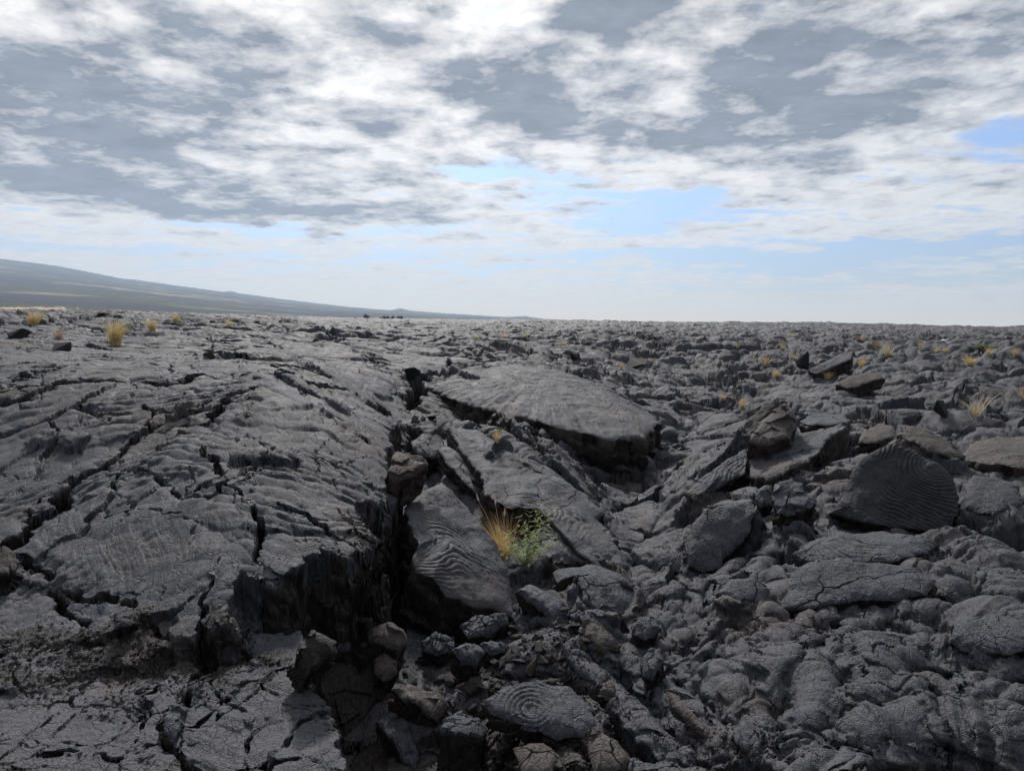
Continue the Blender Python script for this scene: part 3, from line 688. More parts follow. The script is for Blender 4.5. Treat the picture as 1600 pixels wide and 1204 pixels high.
def terrain(x, y):
    """height and 'broken' mask of the lava field"""
    x = x.astype(f32); y = y.astype(f32)
    x0, x1, y0, y1 = float(x.min()), float(x.max()), float(y.min()), float(y.max())
    r = np.sqrt(x * x + y * y)
    brk = np.zeros_like(x)
    # jittered coordinates for ragged outlines
    n1 = fbm(x * 2.2, y * 2.2, 4, 1); n2 = fbm(x * 2.2, y * 2.2, 4, 5)
    jx = x + n1 * .055; jy = y + n2 * .055
    n3 = perlin(x * 17, y * 17, 2) * .012
    jx = jx + n3; jy = jy - n3
    # --- base
    hB = TB(x, y)
    nearsight = x0 < 3 and y0 < 26
    sdA = poly_sd(jx, jy, edge_w) if nearsight else np.full_like(x, -9)
    sdN = poly_sd(jx, jy, near_w) if (y0 < 6) else np.full_like(x, -9)
    inA = 0; inN = 0
    for k in range(6):
        nk = .055 * perlin(x * 4.5, y * 4.5, 110 + k) + .02 * perlin(x * 15, y * 15, 116 + k)
        inA = inA + sstep(-.008, .008, sdA + .016 * k + nk * (k > 0)) / 6
        if k < 4: inN = inN + sstep(-.008, .008, sdN + .014 * k + nk * .6 * (k > 0)) / 4
    inN = inN * (1 - inA)
    hA = TA(x, y)
    hN = (-.34 + .05 * n1 * .5 - .02 * (y - 3) * 0 - .045 * (x + 1.5)).astype(f32)
    hN = np.where(x < -2.4, hN * .0 + (-.30), hN)
    hN = np.minimum(hN, -.22)
    farw = sstep(14, 34, r)
    flatA = np.clip(inA + sstep(-1.6, -.2, np.minimum(sdA, 0)) * 0, 0, 1)
    # --- lobes
    wx = x + .22 * perlin(x * .9, y * .9, 8) + .05 * perlin(x * 4, y * 4, 9); wy = y + .22 * perlin(x * .9, y * .9, 10) + .05 * perlin(x * 4, y * 4, 12)
    big, bu, bv, br, bq = lobes(wx, wy, 3.4, 3, 1.7, 0.5, 2.4, 1.6)
    med, mu, mv, mr, mq = lobes(wx + .3, wy - .2, 1.15, 5, 1.7, 0.9, 3.0, 2.0, 1.0, .9)
    sm, su, sv_, sr, sq = lobes(wx * 1.0 + .1, wy, .44, 7, 1.7, 1.2, 3.1, 1.7, 1.0, .7)
    lown = fbm(x * .16, y * .16, 3, 20)
    m_sm = sstep(-.25, .35, perlin(x * .55, y * .55, 30))
    fade_s = 1 - sstep(12, 26, r)
    md2, m2u, m2v, m2r, m2q = lobes(wx * 1.0 - .3, wy + .5, .72, 11, 1.9, 0.3, 3.0, 2.2, 1.0, 1.1)
    # region weights: valley and right side are lumpy, the left plateau is made of broad plates
    rough = sstep(-1.0, 1.5, x + .12 * y - .4)
    rough = rough * (1 - inA) * (1 - inN)
    wB = .16 + .14 * farw + .10 * rough; wM = .05 + .24 * rough * (1 - .8 * farw) + .02 * farw; wS = (.010 + .11 * rough * m_sm) * fade_s
    left_far = farw * sstep(2, -8, x)
    wB = wB * (1 - inA * .75) * (1 - inN * .9) * (1 - .35 * left_far); wM = wM * (1 - inN * .6) * (1 - .2 * inA); wS = wS * (1 - .3 * inN)
    nearcalm = sstep(1.5, 3.2, r)
    # pillowy creased skin and drawn-out flow lines
    b0 = np.abs(perlin(wx * .7, wy * 1.25, 130)) ** .6; b1 = np.abs(perlin(wx * 2.1 + n1 * .1, wy * 2.9, 131)) ** .6
    b2 = np.abs(perlin(wx * 4.9, wy * 6.3 + n2 * .2, 132)) ** .6; b3 = np.abs(perlin(x * 11 + n1, y * 14 + n2, 133)) ** .6
    f1 = 1 - sstep(20, 45, r); f2 = 1 - sstep(10, 20, r); f3 = 1 - sstep(6, 11, r)
    calmA = np.clip(inA + inN, 0, 1)
    rr_ = rough * (1 - .55 * sstep(.3, 1.6, x) * (1 - sstep(5.2, 7.5, r)))
    pil = .15 * b0 * (farw * (1 - .6 * left_far) + .4 * rough) + f1 * b1 * (.045 * rr_ * (1 - .5 * farw) + .03 * inA + .02 * farw) + f2 * b2 * (.016 * rr_ * (.3 + m_sm) + .008 * calmA) + f3 * b3 * (.004 * rr_ + .003 * calmA)
    pil = pil - .05
    nr_ = sstep(.3, 1.6, x) * (1 - sstep(5.2, 7.5, r))
    mp = sstep(.0, .18, perlin(x * .33, y * .33, 170) + .04) * rough * (1 - .5 * farw)
    ep, cp_, opx, opy = voro(wx + .04 * n1, (wy + .04 * n2) * .85, .85, 25, .95)
    Lp = (opx * (cp_ - .5) + opy * (((cp_ * 7) % 1) - .5)) * .55 + (cp_ - .5) * .16 - (1 - sstep(.008, .03, ep)) * .16 + .06
    wM2 = (.12 * rough * (1 - .6 * farw) + .05 * farw) * (1 - .8 * mp); wS = wS * (1 - .85 * mp) * (1 - .55 * nr_); wM2 = wM2 * (1 + .35 * nr_); wM = wM * (1 - .5 * mp)
    L = (wB * (big - .55) + wM * (med - .5) + wM2 * (md2 - .5) + wS * (sm - .5)) * nearcalm
    # extra jagged relief far away: broken slabs and tumuli
    tum = fbm(x * .11, y * .16, 4, 40)
    L = L + pil * nearcalm * (1 - .7 * mp) + mp * Lp * nearcalm
    L = L + farw * (.22 * tum) * (1 - .5 * left_far) + (1 - farw) * .04 * lown
    fh = fbm(x * .35, y * .35, 3, 44)
    slabs = sstep(.12, .17, fh) * (.30 * (fh - .1) + .10)
    L = L + farw * slabs * .6
    fh2 = fbm(x * .13 + 7, y * .30, 4, 47)
    L = L + farw * sstep(.05, .09, fh2) * (.16 + .25 * np.maximum(fh2 - .05, 0)) + farw * sstep(.02, .05, fbm(x * .3, y * .7, 4, 49)) * .07
    hsm = np.where(inA > 0, hA * inA + (hB * (1 - inN) + hN * inN) * (1 - inA), hB * (1 - inN) + hN * inN)
    h = hsm + L
    # ground banked up against the separate slabs
    for q_, c_, sol_, z0_, z1_, th_ in SEATS:
        if not bbox_hit(x0, x1, y0, y1, q_, .8): continue
        dd = poly_sd(jx, jy, q_)
        tgt = np.clip(sol_[0] * (x - c_[0]) + sol_[1] * (y - c_[1]) + sol_[2], z0_, z1_) - .75 * th_ - .03
        tgt = tgt - 1.9 * np.maximum(-dd, 0) + .8 * (L - .10) - .12 * sstep(0, .15, dd)
        h = np.where(dd > -.8, np.maximum(h, tgt), h)
    # --- faults
    for pts, amp, ru, rl in STEPS_W:
        if not bbox_hit(x0, x1, y0, y1, pts, 3 * max(ru, rl)): continue
        d, sd, t, _ = line_d(jx + n1 * .06, jy + n2 * .06, pts)
        taper = np.minimum(1, np.minimum(t, 1 - t) * 7)
        up = 0; s1 = d * sd * (1 if amp > 0 else -1)
        for k in range(5): up = up + sstep(-.01, .01, s1 + .03 * k - .05 + .09 * perlin(x * 3.7, y * 3.7, 140 + k) * (k > 0)) / 5
        a = abs(amp)
        h = h + (up * a * .55 * np.exp(-d / ru) - (1 - up) * a * .45 * np.exp(-d / rl)) * taper
        brk = np.maximum(brk, (d < .04) * taper)
    # --- toes and tubes
    for pts, rad, hh in TUBES_W:
        if not bbox_hit(x0, x1, y0, y1, pts, rad * 1.5): continue
        d, sd, t, z0 = line_d(x + n1 * .02 + .01 * n3, y + n2 * .02, pts)
        rr = rad * (1.18 - .1 * inA) * (1 + .22 * perlin(t * 7, t * 3 + rad * 50, 60)) * (1 + .10 * n1)
        q = d / rr
        prof = np.sqrt(np.maximum(0, 1 - q * q))
        crease = 1 - .05 * np.exp(-((t * 5 * (1 + rad) % 1 - .5) / .05) ** 2)
        hz = hsm + ((.85 - .6 * inA) * rr + .35 * hh) * prof * crease + .03 + (.12 + .6 * inA) * L + .008 * n1
        h = h - .07 * np.exp(-np.maximum(q - 1, 0) / .22) * (q > 1) * np.minimum(1, rr / .12) * (1 - .85 * inA)
        h = np.where(q < 1, np.maximum(hz, h - .05), h)
    # --- plates: crack net on the calm ground
    px_ = jx + .05 * n1; py_ = jy + .05 * n2
    e1, c1, ox, oy = voro(px_, py_ * .8, 1.25, 4)
    e2, c2, _, _ = voro(px_ + 3, py_ - 1, .42, 6)
    calm = np.clip(inA + inN + .35 * (1 - farw), 0, 1)
    phi = c1 * f32(3.14) + .35 * perlin(x * .5, y * .5, 66)
    cu = np.cos(phi); su_ = np.sin(phi); ua = x * cu + y * su_; va = -x * su_ + y * cu
    h = h + (1 - .7 * rough) * (.007 * perlin(ua * .9, va * 4.5, 67) * (1 - sstep(22, 40, r)) + 0.0045 * fbm(ua * 1.6, va * 15, 2, 68) * (1 - sstep(9, 16, r)))
    k1 = sstep(.0, .3, perlin(x * .8, y * .8, 33) + .20 + .25 * inN)
    h = h + calm * (1 - farw) * ((c1 - .5) * .035 + (ox * (c1 - .4) * .07 + oy * ((c1 * 7) % 1 - .5) * .07))
    h = h - calm * k1 * (1 - sstep(.0, .009 + .0011 * r, e1)) * (.07 + .004 * r)
    k2 = sstep(.05, .3, perlin(x * 1.3, y * 1.3, 36) + .06 + .35 * inN + .1 * rough)
    h = h - np.clip(calm + .5, 0, 1) * (1 - sstep(11, 20, r)) * k2 * (1 - sstep(.0, .004 + .0006 * r, e2)) * .04
    e3, c3, _, _ = voro(px_ * 1 + 3, py_ + 2, .17, 9)
    h = h - (inN * .8 + inA * .25 + .2) * (1 - sstep(5, 8, r)) * sstep(.1, .4, perlin(x * 1.9, y * 1.9, 38) + .05) * (1 - sstep(0, .0045, e3)) * .022
    # long black rifts between the crusts further off
    e5, c5, _, _ = voro(jx + .5 * n1, (jy + .5 * n2) * .5, 3.1, 21)
    k5 = sstep(.02, .2, perlin(x * .23, y * .3, 92)) * sstep(8, 13, r) * (1 - sstep(90, 150, r))
    h = h - k5 * (1 - sstep(.03 + .0022 * r, .05 + .0035 * r, e5)) * (.22 + .003 * r) + (c5 - .5) * .13 * sstep(10, 20, r)
    # --- ropes
    rp = np.zeros_like(x)
    for c, rx, ry, ac, wl, am in ROPES_W:
        if not bbox_hit(x0, x1, y0, y1, [c], max(rx, ry) * 1.3): continue
        q = np.sqrt(((x - c[0]) / rx) ** 2 + ((y - c[1]) / ry) ** 2) + .22 * n1
        m = 1 - sstep(.62, 1.0, q)
        ph = (np.sqrt((x - ac[0]) ** 2 + (y - ac[1]) ** 2) + .16 * perlin(x * 1.4, y * 1.4, 50) + .035 * perlin(x * 5, y * 5, 52)) / wl
        am2 = am * (.55 + .45 * perlin(x * 2.2, y * 2.2, 54) + .25 * perlin(x * 9, y * 9, 55))
        h = h + m * np.maximum(am2, 0) * (rope_wave(ph) * 1.2 - .6) * 2.1
        rp = np.maximum(rp, m)
    # ropes carried by the lobes themselves
    lr_ = sstep(.50, .56, mr) * (1 - sstep(.7, .95, mq)) * (1 - rp) * (1 - sstep(13, 22, r))
    ph = (mu + .55 * mv * mv) * (7 + 2.5 * br) + .5 * perlin(x * 3, y * 3, 56) + .25 * perlin(x * 9, y * 9, 58)
    h = h + lr_ * (.012 + .004 * inA) * rope_wave(ph) * (1.2 - .5 * inA) * np.clip(.5 + perlin(x * 1.1, y * 1.1, 57) * 1.5, 0, 1.3)
    fr = sstep(.40, .5, br) * (1 - sstep(.75, .98, bq)) * sstep(6, 10, r) * (1 - sstep(40, 60, r)) * (1 - rp)
    ph = (bu + .6 * bv * bv) * 10 + .6 * perlin(x * 1.5, y * 1.5, 59)
    h = h + fr * .028 * rope_wave(ph)
    # --- open cracks
    for pts, w, dep in CRACKS_W:
        if not bbox_hit(x0, x1, y0, y1, pts, w * 3 + .15): continue
        d, sd, t, _ = line_d(jx + n1 * .03, jy + n2 * .03, pts)
        ww = w * np.clip(np.minimum(t, 1 - t) * 6 + .15, 0, 1) * (1 + .5 * perlin(x * 5, y * 5, 62))
        m = 1 - sstep(ww * .75, ww + .006, d)
        h = h - m * dep
        h = h - (1 - sstep(ww, ww + .10, d)) * .02 * (w > .02)
        brk = np.maximum(brk, (d < ww + .004) * 1.0)
    # --- rounded lips and broken faces of the plateaus
    if nearsight:
        rim = np.exp(-np.abs(sdA) / .05)
        h = h - inA * rim * .03
        soft = sstep(-.3, .2, TA(x, y) - hB - .25)
        brk = np.maximum(brk, ((sdA < .004) & (sdA > -.2) & (inA > .01)) * soft * (x > -1.75) * 1.0)
        brk = np.maximum(brk, ((sdN < .004) & (sdN > -.15) & (inN > .01)) * (x > -1.4) * 1.0)
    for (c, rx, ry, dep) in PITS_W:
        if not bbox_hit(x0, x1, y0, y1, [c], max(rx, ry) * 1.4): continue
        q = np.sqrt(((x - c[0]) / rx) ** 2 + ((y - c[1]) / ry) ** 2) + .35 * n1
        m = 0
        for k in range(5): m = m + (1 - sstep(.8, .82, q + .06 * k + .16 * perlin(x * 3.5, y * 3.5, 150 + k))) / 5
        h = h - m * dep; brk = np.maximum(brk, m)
    # rubble ground in the trench
    rub = np.exp(-((x + .25 - .05 * y) / .75) ** 2) * sstep(2.2, 3, y) * (1 - sstep(4.6, 5.4, y)) * (1 - inA) * (1 - inN)
    er, cr, orx, ory = voro(x + .03 * n1 * 3, y + .03 * n2 * 3, .13, 15)
    h = h + rub * ((cr - .5) * .05 - (1 - sstep(0, .012, er)) * .02 + orx * .03)
    brk = np.maximum(brk, rub * .8)
    # pebbly litter on the near left
    lit = sstep(-.3, .05, 1 - np.hypot((x - LIT_C[0]) / 1.25, (y - LIT_C[1]) / .33)) * sstep(-.3, .2, perlin(x * 2.5, y * 2.5, 70) + .1)
    er, cr, orx, ory = voro(x, y, .055, 17)
    h = h + lit * ((cr) * .02 - (1 - sstep(0, .006, er)) * .008 + orx * .008)
    brk = np.maximum(brk, lit * .6)
    # fine surface relief
    h = h + .006 * fbm(x * 6, y * 6, 3, 80) * (1 - sstep(8, 20, r)) + .0016 * perlin(x * 55, y * 55, 84) * (1 - sstep(4, 8, r))
    # fall away beyond the crest of the field
    drop = np.maximum(r - 300, 0)
    h = h + sstep(120, 260, r) * (1 - sstep(300, 330, r)) * (.9 * fbm(x * .012, y * .012, 4, 95) + .35 * np.maximum(fbm(x * .05, y * .05, 3, 97), 0))
    h = h - np.minimum(drop * .12, 26)
    h = np.where(r < 1.5, np.minimum(h, .1), h)
    return h.astype(f32), np.clip(brk, 0, 1).astype(f32)

def settle_slabs():
    """push every slab out or in along the line of sight until its foot stands on the ground"""
    for s in SLABS:
        o = s['outline']; b = s.get('base') or max(o, key=lambda t: t[1])
        rb = max(o, key=lambda t: t[1])[2]
        py = b[1] + (0 if s.get('base') else (.45 if s['name'] == 'lava_slab' else .8) * s['thick'] * F_PX / rb)
        d = px_dir(b[0], py); h = math.hypot(d[0], d[1]); rr = np.linspace(2.3, 30, 1500).astype(f32)[None]
        z, _ = terrain(rr * d[0] / h, rr * d[1] / h); zr = CAM_H + rr * d[2] / h
        k = max(1, int(np.argmax(z[0] >= zr[0]))); g = float(rr[0, k])
        f = min(max(g / rb, .8), 1.45)
        s['outline'] = [(x, y, r * f) for x, y, r in o]
        if s.get('rope'): t = s['rope']; s['rope'] = (t[0], t[1], t[2] * f, t[3] * f, t[4] * f)
        s['thick'] *= f
settle_slabs()
for s_ in SLABS:
    if s_['name'] != 'lava_slab' or s_.get('seat') is False: continue
    q_ = np.array([PR(*t) for t in s_['outline']]); c_ = q_.mean(0)
    A_ = np.c_[q_[:, :2] - c_[:2], np.ones(len(q_))]; sol_ = np.linalg.lstsq(A_.T @ A_ + np.eye(3) * .02, A_.T @ (q_[:, 2]), rcond=None)[0]
    SEATS.append((q_[:, :2].tolist(), c_, sol_, float(q_[:, 2].min()), float(q_[:, 2].max()), s_['thick']))


def terrain_par(x, y, bs=(64, 220)):
    """evaluate terrain on a 2-D grid in tiles, in threads"""
    H = np.empty(x.shape, f32); B = np.empty(x.shape, f32)
    jobs = [(i, j) for i in range(0, x.shape[0], bs[0]) for j in range(0, x.shape[1], bs[1])]
    def run(ij):
        s = (slice(ij[0], ij[0] + bs[0]), slice(ij[1], ij[1] + bs[1]))
        H[s], B[s] = terrain(x[s], y[s])
    with ThreadPoolExecutor(4) as ex:
        list(ex.map(run, jobs))
    return H, B

# ------------------------------------------------------------------ the lava field mesh: fine where seen near, coarser far and behind
def grid_mesh(name, co, nx, ny, wrap, attrs, mat):
    """co: (nx*ny,3); quads between columns i and rows j"""
    i = np.arange(nx if wrap else nx - 1); j = np.arange(ny - 1)
    I, J = np.meshgrid(i, j, indexing='ij'); I2 = (I + 1) % nx
    q = np.stack([I * ny + J, I * ny + J + 1, I2 * ny + J + 1, I2 * ny + J], -1).reshape(-1, 4)[:, ::-1]
    me = bpy.data.meshes.new(name)
    me.vertices.add(len(co)); me.vertices.foreach_set('co', np.ascontiguousarray(co, dtype=f32).ravel())
    nq = len(q)
    me.loops.add(nq * 4); me.loops.foreach_set('vertex_index', np.ascontiguousarray(q, dtype=np.int32).ravel())
    me.polygons.add(nq); me.polygons.foreach_set('loop_start', np.arange(0, nq * 4, 4, dtype=np.int32))
    try: me.polygons.foreach_set('loop_total', np.full(nq, 4, dtype=np.int32))
    except Exception: pass
    me.polygons.foreach_set('use_smooth', np.ones(nq, dtype=bool))
    for k, v in attrs.items():
        a = me.attributes.new(k, 'FLOAT', 'POINT'); a.data.foreach_set('value', np.ascontiguousarray(v, dtype=f32).ravel())
    me.update(calc_edges=True)
    me.materials.append(mat)
    o = bpy.data.objects.new(name, me); COL.objects.link(o)
    return o

def blur(a, k, ax):
    ker = np.ones(k) / k
    pad = [(0, 0), (0, 0)]; pad[ax] = (k // 2, k // 2)
    c = np.cumsum(np.pad(a, pad, mode='edge'), axis=ax, dtype=np.float64)
    z = np.zeros_like(np.take(c, [0], ax)); c = np.concatenate([z, c], ax)
    n = a.shape[ax]
    return ((np.take(c, range(k, k + n), ax) - np.take(c, range(0, n), ax)) / k).astype(f32)

NCOL, NROW, NFINE = 1500, 2100, 3900
GRID = {}
def build_lava(mat):
    a0 = math.radians(39.5)
    a1 = math.radians(66)
    az = np.concatenate([np.linspace(-a0, a0, NCOL), np.linspace(a0, a1, 140)[1:], np.linspace(a1, 2 * math.pi - a1, 70)[1:], np.linspace(2 * math.pi - a1, 2 * math.pi - a0, 140)[1:-1]]).astype(f32)
    # radii: pixel-even near, proportional far
    rs = [0.25, .5, .8, 1.1, 1.4, 1.7]
    r = 2.0
    tmp = []
    while r < 330:
        tmp.append(r); r += min(r * r * .00105 / 1.75, r * .0042)
    tmp = np.array(tmp); t = np.linspace(0, len(tmp) - 1, NFINE)
    fine = np.concatenate([rs, np.interp(t, np.arange(len(tmp)), tmp), [360, 450, 600]]).astype(f32)
    A, R = np.meshgrid(az, fine, indexing='ij')
    X, Y = R * np.sin(A), R * np.cos(A)
    Z, B = terrain_par(X, Y)
    # spread the rows so that steep faces get their share
    base = np.gradient(np.arange(len(fine), dtype=f32))
    dz = np.abs(np.gradient(Z, axis=1))
    wgt = 1 + np.minimum(dz / (fine[None] * .0011), 14) * .9
    wgt = np.minimum(blur(wgt, 9, 1), 7); wgt = blur(blur(wgt, 41, 0), 41, 0); wgt = blur(wgt, 5, 1)
    cum = np.cumsum(wgt, 1); cum = (cum - cum[:, :1]) / (cum[:, -1:] - cum[:, :1])
    tt = np.linspace(0, 1, NROW)
    n = len(az)
    co = np.empty((n, NROW, 3), f32); bb = np.empty((n, NROW), f32)
    for i in range(n):
        rr = np.interp(tt, cum[i], fine)
        co[i, :, 0] = rr * math.sin(az[i]); co[i, :, 1] = rr * math.cos(az[i])
        co[i, :, 2] = np.interp(tt, cum[i], Z[i]); bb[i] = np.interp(tt, cum[i], B[i])
    # roughen steep broken faces sideways
    ti = np.roll(co, -1, 0) - np.roll(co, 1, 0)
    tj = np.gradient(co, axis=1)
    nn = np.cross(tj, ti); ln = np.linalg.norm(nn, axis=2, keepdims=True) + 1e-9
    nn /= ln; nn *= np.sign(nn[..., 2:3] + 1e-6)
    steep = sstep(.75, .35, nn[..., 2])
    amp = steep * .05 * (1 - sstep(15, 30, np.hypot(co[..., 0], co[..., 1])))
    s = fbm(co[..., 0] * 6 + co[..., 2] * 7.3, co[..., 1] * 6 + co[..., 2] * 6.1, 5, 90)
    co[..., 0] += nn[..., 0] * s * amp; co[..., 1] += nn[..., 1] * s * amp; co[..., 2] += s * amp * .3
    GRID['co'] = co
    o = grid_mesh('ground', co.reshape(-1, 3), n, NROW, True, {'broken': bb}, mat)
    o['kind'] = 'structure'
    return o

def ground_z(x, y):
    h, _ = terrain(np.array([[x]], f32), np.array([[y]], f32))
    return float(h[0, 0])

# ------------------------------------------------------------------ materials
def lava_material(name, skin_a, skin_b, fresh=(0.017, 0.013, 0.012), broken_attr=True, rough=0.64, fine=1.0):
    m = bpy.data.materials.new(name); m.use_nodes = True
    w = NT(m.node_tree); m.node_tree.nodes.clear()
    out = w.new('ShaderNodeOutputMaterial'); b = w.new('ShaderNodeBsdfPrincipled')
    w.l.new(b.outputs[0], out.inputs[0])
    tc = w.new('ShaderNodeTexCoord'); v = tc.outputs['Object']
    n0 = w.noise(v, 0.55, 4, 0.6)
    n1 = w.noise(v, 4.0, 6, 0.65)
    n2 = w.noise(v, 38.0, 4, 0.6)
    n3 = w.noise(v, 150.0, 2, 0.5)
    c = w.mix(w.ramp(n0, .35, .65), skin_a, skin_b)
    c = w.mix(w.ramp(n1, .35, .7, 0, .55), c, tuple(k * 1.35 for k in skin_a[:3]) + (1,))
    c = w.mix(w.ramp(n1, .5, .2, 0, .6), c, tuple(k * .62 for k in skin_b[:3]) + (1,))
    # brownish oxidised patches
    nb = w.noise(w.vmath('ADD', v, (31, 7, 3)), 0.9, 5, 0.6)
    c = w.mix(w.ramp(nb, .50, .66, 0, .6), c, (0.066, 0.052, 0.047, 1))
    g = w.ramp(n2, .25, .75, .78, 1.22, False)
    c = w.mix(1.0, c, w.comb(g, g, g), 'MULTIPLY')
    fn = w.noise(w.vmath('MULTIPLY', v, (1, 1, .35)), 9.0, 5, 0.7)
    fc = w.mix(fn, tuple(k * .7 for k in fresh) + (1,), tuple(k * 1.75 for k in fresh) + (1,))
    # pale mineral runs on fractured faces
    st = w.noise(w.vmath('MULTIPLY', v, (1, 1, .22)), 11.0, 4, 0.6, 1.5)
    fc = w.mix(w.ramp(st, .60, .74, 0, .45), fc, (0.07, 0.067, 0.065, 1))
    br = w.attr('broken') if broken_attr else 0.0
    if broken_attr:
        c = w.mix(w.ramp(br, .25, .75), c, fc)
    w.put(b.inputs['Base Color'], c)
    w.put(b.inputs['Roughness'], w.ramp(n1, .3, .7, rough - .08, rough + .12, False))
    b.inputs['Specular IOR Level'].default_value = .32
    # relief: grains, pits, hairline cracks
    cr = w.voronoi(w.vmath('ADD', v, w.scale(w.noise(v, 6.0, 3, .5, out='Color'), .10)), 7.0, 'DISTANCE_TO_EDGE')
    cmask = w.ramp(w.noise(v, 1.7, 2, .5), .45, .6)
    crk = w.math('MULTIPLY', w.ramp(cr, 0.0, .035, -1.0, 0.0), cmask)
    hgt = w.math('ADD', w.math('MULTIPLY', crk, .9), w.math('ADD', w.math('MULTIPLY', n1, 1.2), w.math('MULTIPLY', n2, .45)))
    hgt = w.math('ADD', hgt, w.math('MULTIPLY', n3, .22))
    cr2 = w.voronoi(w.vmath('ADD', v, w.scale(w.noise(v, 15.0, 3, .5, out='Color'), .05)), 19.0, 'DISTANCE_TO_EDGE')
    hgt = w.math('ADD', hgt, w.math('MULTIPLY', w.ramp(cr2, 0, .06, -1.0, 0.0), w.ramp(w.noise(w.vmath('ADD', v, (9, 3, 1)), 2.3, 2, .5), .45, .62, 0, .5)))
    pit = w.voronoi(v, 85.0, 'F1')
    hgt = w.math('ADD', hgt, w.ramp(pit, .1, .42, -.35, 0.0))
    w.put(b.inputs['Normal'], w.bump(hgt, .8 * fine, .024))
    return m

M_GROUND = lava_material('lava_ground', (0.056, 0.057, 0.068, 1), (0.038, 0.042, 0.055, 1))
build_lava(M_GROUND)

# ------------------------------------------------------------------ far land: coastal plain and the long volcano flank
def interp(tab, x):
    return np.interp(x, [t[0] for t in tab], [t[1] for t in tab])

def build_hills():
    m = bpy.data.materials.new('hill_land'); m.use_nodes = True
    w = NT(m.node_tree); b = w.n['Principled BSDF']
    tc = w.new('ShaderNodeTexCoord'); v = tc.outputs['Object']
    vs = w.vmath('MULTIPLY', v, (1, 1, 1))
    n1 = w.noise(w.vmath('MULTIPLY', vs, (.5, 1, 1)), .0011, 8, .65)
    n2 = w.noise(vs, .012, 6, .7)
    n3 = w.noise(w.vmath('ADD', w.vmath('MULTIPLY', vs, (.35, 1, 1)), (900, 77, 0)), .0016, 7, .62)
    c = w.mix(w.ramp(n2, .38, .62), (.030, .042, .026, 1), (.062, .066, .044, 1))
    c = w.mix(w.ramp(n1, .47, .52), c, (.034, .036, .046, 1))
    c = w.mix(w.math('MULTIPLY', w.ramp(n3, .55, .64), w.ramp(n2, .3, .6, .4, 1)), c, (.30, .27, .20, 1))
    bare = w.attr('bare')
    c = w.mix(bare, c, (.50, .38, .24, 1))
    w.put(b.inputs['Base Color'], c); b.inputs['Roughness'].default_value = .95
    b.inputs['Specular IOR Level'].default_value = .1
    TOP = [(-900, 392), (-300, 395), (0, 403), (85, 414), (100, 416), (200, 436), (215, 437), (300, 449), (355, 456), (364, 454.5), (380, 458.5), (440, 467), (550, 480), (612, 485), (627, 481.5), (642, 485.5), (700, 490), (790, 495.5), (818, 494), (850, 498.5), (950, 503), (1060, 506), (1150, 512), (1400, 522), (3000, 530)]
    MID = [(-900, 425), (0, 441), (180, 452), (350, 470), (500, 486), (700, 497), (1000, 508), (3000, 532)]
    na, nr = 900, 260
    pxs = np.linspace(-700, 1500, na)
    az = np.arctan2((pxs - 800) / F_PX, CP)          # horizon row: close enough for a far azimuth
    t = np.linspace(0, 1, nr)
    PXS, T = np.meshgrid(pxs, t, indexing='ij')
    AZ = np.repeat(az[:, None], nr, 1)
    top = interp(TOP, PXS); mid = interp(MID, PXS)
    tb = .72
    R = np.where(T < tb, np.exp(np.log(340) + (np.log(6500) - np.log(340)) * T / tb), 6500 + (14500 - 6500) * (T - tb) / (1 - tb))
    row = np.where(T < tb, 524 + (mid - 524) * (T / tb) ** 1.35, mid + (top - mid) * ((T - tb) / (1 - tb)) ** .8)
    dpx = (PXS - 800) / F_PX
    # elevation angle of that photo row at that azimuth
    dd = (row - 602) / F_PX
    up = -SP - dd * CP; fw = CP - dd * SP
    te = up / np.hypot(dpx, fw)
    X, Y = R * np.sin(AZ), R * np.cos(AZ)
    Z = CAM_H + R * te
    Z += (fbm((X * .004).astype(f32), (Y * .004).astype(f32), 5, 3) * np.minimum(R * .0012, 9) * (T < .985))
    # small scrub on the skyline
    Z += np.where(T > .93, np.abs(fbm((X * .02).astype(f32), (Y * .004).astype(f32), 3, 9)) * 12, 0)
    Z = np.where(T > .999, Z - 120, Z)
    e1 = ((PXS - 8) / 52) ** 2 + ((row - 485.5) / 5.5) ** 2 + .8 * fbm((PXS * .06).astype(f32), (row * .5).astype(f32), 3, 6)
    e2 = ((PXS - 60) / 60) ** 2 + ((row - 482) / 2.2) ** 2 + .8 * fbm((PXS * .09).astype(f32), (row * .7).astype(f32), 3, 8)
    bare = np.clip(sstep(1.1, .7, e1) + .8 * sstep(1.1, .7, e2), 0, 1)
    co = np.stack([X, Y, Z], -1)
    o = grid_mesh('hills', co.reshape(-1, 3), na, nr, False, {'bare': bare}, m)
    o['kind'] = 'structure'
    # low coastal land everywhere below, out to the horizon
    bm = bmesh.new()
    bmesh.ops.create_circle(bm, cap_ends=True, segments=64, radius=16000)
    me = bpy.data.meshes.new('terrain'); bm.to_mesh(me); bm.free(); me.materials.append(m)
    s = bpy.data.objects.new('terrain', me); s.location = (0, 0, -26); COL.objects.link(s); s['kind'] = 'structure'
build_hills()

